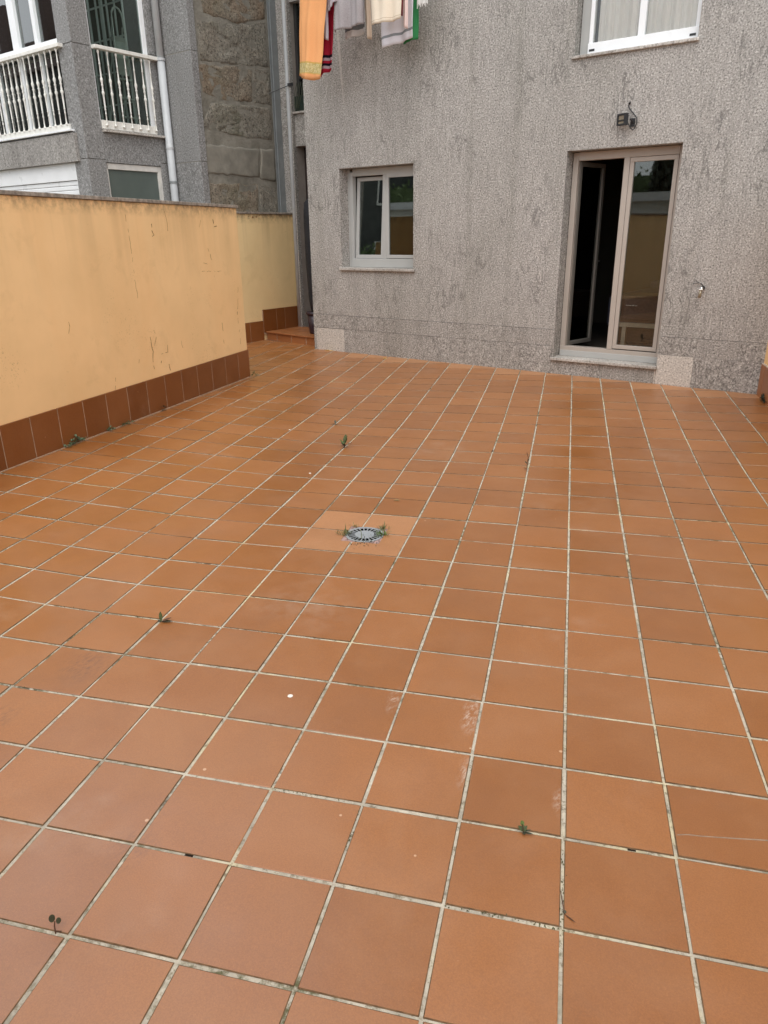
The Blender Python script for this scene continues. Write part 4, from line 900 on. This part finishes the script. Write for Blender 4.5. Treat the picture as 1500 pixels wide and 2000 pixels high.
plant('weed', (22.842,-22.783,Z0), 'bright green seedling in the joint at the lower right', [((-.01,.0,.10),2.6,.07,.055,1.0,.1,LEAFG),((0,0,.02),2.9,.09,.06,.5,.1),((0,0,.02),.5,.10,.03,.5,.1,LEAFD),((0,0,.01),.2,.12,.03,.25,.1,LEAFD),((0,0,.02),1.3,.09,.04,.8,.1),((0,0,.02),2.1,.09,.05,.7,.2),((0,0,.01),5.4,.06,.04,.4,.1,LEAFD)], LEAF, ([(0,0,-.01),(-.005,0,.05),(-.015,.0,.11)], .005, STEM), sc=.85)
rd = empty('sprout', (19.964,-26.211,Z0), 'two round leaved sprout on a reddish stem at lower left', 'sprout')
obj('stem', MB().tube([(19.99,-26.235,Z0-.01),(19.965,-26.22,Z0+.05),(19.955,-26.205,Z0+.085)], .006, 6).tube([(19.98,-26.23,Z0+.01),(20.03,-26.20,Z0+.012)], .005, 5), STEM, rd)
def rleaf(c0, r_, tilt):
    m_ = MB(); c0 = Vector(c0); a = RIGHT.normalized(); b = (Vector((0,0,1))*.75 + Vector((-.3,.5,0))*.6).normalized()
    v = [c0] + [c0 + a*r_*.82*math.cos(k*math.pi/8) + b*r_*math.sin(k*math.pi/8) for k in range(16)]
    m_.add(v, [(0,1+k,1+(k+1)%16) for k in range(16)]); obj('leaf', m_, LEAFD, rd, thick=.006)
rleaf((19.935,-26.215,Z0+.115), .034, 0); rleaf((19.985,-26.185,Z0+.095), .027, 0)
plant('dry_twig', (23.567,-23.438,Z0), 'reddish dry twig lying across the joint at lower right', [((0,0,.005),-.25,.10,.012,.05,.0,STEM),((0,0,.01),2.3,.16,.010,.75,.0,STEM),((0,0,.005),1.9,.03,.03,.3,.0,LEAFD)], STEM, None, None, 'twig')
m_ = MB(); leaf(m_, (15.96,-15.44,Z0+.012), (.8,.4), .14, .06, .15, .1); leaf(m_, (16.02,-15.40,Z0+.012), (.9,-.3), .09, .04, .2, .1)
tag(obj('dry_leaf', m_, DRY, at=(15.99,-15.42,Z0)), 'curled straw coloured dry leaf on a joint beyond the drain', 'leaf')
m_ = MB(); leaf(m_, (15.89,-10.60,Z0+.01), (.4,.9), .12, .05, .4, .3)
tag(obj('dry_leaf', m_, STEM, at=(15.9,-10.59,Z0)), 'small dark curled leaf on a joint below the house wall', 'leaf')
m_ = MB(); leaf(m_, (4.77,-.62,.0), (.9,.1), .20, .10, .1, .0)
tag(obj('fallen_leaf', m_, YEL, at=(4.83,-.62,0)), 'yellow leaf lying by the house wall below the window', 'leaf')
m_ = MB(); leaf(m_, (.75,-.10,.012), (.99,-.06), .62, .06, .02, .0)
tag(obj('fallen_leaf', m_, YEL, at=(1.0,-.1,0)), 'yellow strip of leaf at the corner of the house base', 'leaf')
tag(obj('chip', MB().lathe([(.030,0),(.036,.004),(.034,.010),(.020,.014)], 14, (19.258,-22.427,Z0)), plain('white plaster chip', (.80,.76,.70), .7), at=(19.258,-22.427,Z0)), 'small round white chip lying on a near tile', 'chip')
def crumbs(name, label, spots, mat, seed):
    r_ = random.Random(seed); m_ = MB()
    for (x,y,z,rad) in spots: m_.lathe([(rad*.8,0),(rad,.3*rad),(rad*.5,.7*rad)], 6, (x,y,z))
    return tag(obj(name, m_, mat, at=spots[0][:3]), label, 'crumbs')
WHT = plain('plaster crumb', (.70,.62,.52), .9)
for (p, lab) in (((13.0,-15.0), 'plaster crumb in the joint left of the drain'), ((9.66,-12.2), 'white crumb lying far left of the leafy weed')):
    tag(obj('crumb', MB().lathe([(.03,0),(.035,.012),(.018,.022)], 8, (p[0],p[1],zf(*p)+.001)), WHT, at=(p[0],p[1],zf(*p))), lab, 'crumb')
mm = MB(); r_ = random.Random(12)
for (c0, y0, c1, y1, n) in ((-10,4,-10,7,60),(-12,6,-9,6,70),(-8,3,-6,3,50),(-7,2,-7,3.2,45),(-8,1,-6.6,1,40),(-9,5,-9,7,30),(-3,0,-2.2,0,26),(0,-1.1,0,0,46),(-1,-1,0,-1,50),(-5,2.2,-5,3,26),(-6,3,-4,3,34),(1,7,1,9,20),(-2,-.6,-2,0,18),(-12,8,-12,10,30)):
    for k in range(n):
        q_ = r_.random(); p = gridz(c0+(c1-c0)*q_ + r_.gauss(0,.010), y0+(y1-y0)*q_ + r_.gauss(0,.010)); a = r_.random()*6.283
        leaf(mm, (p.x,p.y,p.z-.008), (math.cos(a),math.sin(a)), r_.uniform(.012,.034), r_.uniform(.008,.016), r_.uniform(.3,1.3), .2, 2)
tag(obj('joint_moss', mm, leafm('joint moss', (.075,.078,.028)), at=(15,-18,Z0)), 'dark moss tufts growing along some floor joints', kind='stuff')
# grass round the drain
def tuft(at, label, n, spread, hgt, seed, mat=GRASS):
    r_ = random.Random(seed); m_ = MB()
    for k in range(n):
        o = Vector(at) + ex*r_.gauss(0,spread) + ey*r_.gauss(0,spread) + Vector((0,0,-.01)); a = r_.random()*6.283
        leaf(m_, o, (math.cos(a),math.sin(a)), hgt*r_.uniform(.4,1.1), .016, r_.uniform(.7,1.4), r_.uniform(.05,.4))
    return tag(obj('grass_tuft', m_, mat, at=at), label, 'grass tuft', 'grass tufts round the drain')
tuft(dc-ex*.36-ey*.10, 'tallest grass tuft at the left side of the drain', 34, .05, .24, 1)
tuft(dc+ex*.34+ey*.05, 'bushy grass tuft at the right side of the drain', 60, .06, .17, 2, LEAFG)
tuft(dc+ex*.30+ey*.34, 'thin grass at the far right corner of the drain', 24, .05, .22, 3)
tuft(dc-ex*.30+ey*.34, 'short dry grass at the far left corner of the drain', 18, .04, .12, 4, DRY)
tuft(dc+ex*.05-ey*.36, 'low creeping grass along the near edge of the drain', 80, .14, .07, 5, LEAFD)
m_ = MB().tube([dc-ey*.25+Vector((0,0,-.02)), dc-ey*.22+Vector((0,0,.10)), dc-ey*.2-ex*.02+Vector((0,0,.19))], .006, 5)
tag(obj('grass_sprig', m_, GRASS, at=dc-ey*.25), 'single blade of grass growing up through the drain slots', 'grass')
m_ = MB(); r_ = random.Random(4)
for s2 in [r_.uniform(-12, 0) for _ in range(110)]:
    o = wl1(s2, .075+abs(r_.gauss(0,.04)), .004)
    m_.lathe([(.012,0),(.016,.008),(.006,.014)], 5, (o.x,o.y,zf(o.x,o.y)+.004))
for _ in range(150):
    u = r_.uniform(.2, 20.5); v = -.015-abs(r_.gauss(0,.05)); q_ = r_.uniform(.5,1.1)
    m_.lathe([(.010*q_,0),(.015*q_,.006),(.006*q_,.011)], 5, (u,v,zf(u,v)+.004))
for _ in range(60):
    u = -4.6 + abs(r_.gauss(0,.8)); v = sline(u) - abs(r_.gauss(0,.12)) - .01
    m_.lathe([(.014,0),(.020,.008),(.008,.014)], 5, (u,v,.004))
tag(obj('soil_crumbs', m_, plain('soil crumbs', (.20,.135,.085), .95, 0, .4, 60), at=(4,-12,0)), 'soil and mortar crumbs along the foot of the walls', kind='stuff')

# ------------------------------------------------------------------ what the window panes mirror, behind the photographer
sh = empty('garden_shed', (14,-45,0), 'long white flat roofed shed behind the yard wall', 'shed')
obj('wall', B(-45,34,-50,-44,-.8,8.0), PAINTW, sh); obj('roof', B(-45.5,34.5,-50.4,-43.5,8.0,8.75), ALUW, sh)
def foliage(name, n, box, size, seed, mat):
    r_ = random.Random(seed); m_ = MB()
    for k in range(n):
        p = Vector(box(r_)); a = Vector((r_.gauss(0,1),r_.gauss(0,1),r_.gauss(0,1))).normalized(); b = a.orthogonal().normalized(); c_ = a.cross(b); s2 = size*r_.uniform(.5,1.2)
        m_.add([p+b*s2, p+c_*s2*.5, p-b*s2, p-c_*s2*.5], [(0,1,2,3)])
    return m_
HEDGE = leafm('hedge leaf', (.14,.19,.075))
hd = empty('hedge', (15,-54,0), 'clipped green hedge behind the shed', 'hedge')
obj('foliage', foliage('h', 9000, lambda r_: (r_.uniform(-48,40), r_.uniform(-56,-52.5), r_.uniform(5.5,11.2+.5*math.sin(r_.random()*6))), .42, 3, HEDGE), HEDGE, hd)
obj('core', B(-47.5,39.5,-55.8,-53.4,-.8,10.8), HEDGE, hd)
tr_ = empty('tree', (.8,-51,0), 'dark slender conifer beside the hedge', 'tree')
obj('trunk', MB().tube([(.8,-51,-.8),(.9,-51,9),(.8,-51,19)], [.5,.35,.1], 8), STEM, tr_)
def cone(r_):
    h_ = r_.uniform(4,20); a = r_.random()*6.283; rad = (1.9*(1-(h_-4)/16.5)+.2)*math.sqrt(r_.random()); return (.8+rad*math.cos(a), -51+rad*math.sin(a), h_)
obj('crown', foliage('c', 2600, cone, .45, 9, LEAFD), LEAFD, tr_)
ob = empty('terraced_house', (-45,-62,0), 'dark brown roofed house row mirrored in the balcony glass', 'house')
obj('wall', B(-190,-30,-75,-62,-.8,31), plain('brown brick', (.075,.078,.072), .9, 0, .3, 3), ob)
obj('roof', MB().add([(-191,-61,31),(-29,-61,31),(-29,-76,31),(-191,-76,31),(-191,-68.5,38),(-29,-68.5,38)], [(0,1,5,4),(2,3,4,5),(1,2,5),(3,0,4),(3,2,1,0)]), plain('dark roof tiles', (.075,.05,.04), .8, 0, .3, 5), ob)
for u in (-150,-118,-106,-84,-60): obj('chimney', B(u,u+3.4,-67,-65,33,43), plain('chimney brick', (.10,.07,.06), .9), ob)
for k in range(20):
    for h_ in (8, 18):
        f_ = obj('window', B(-177+7*k,-174+7*k,-61.98,-61.7,h_,h_+5), PAINTW, ob); obj('pane', B(-176.7+7*k,-174.3+7*k,-61.69,-61.66,h_+.3,h_+4.7), BLACK, f_)
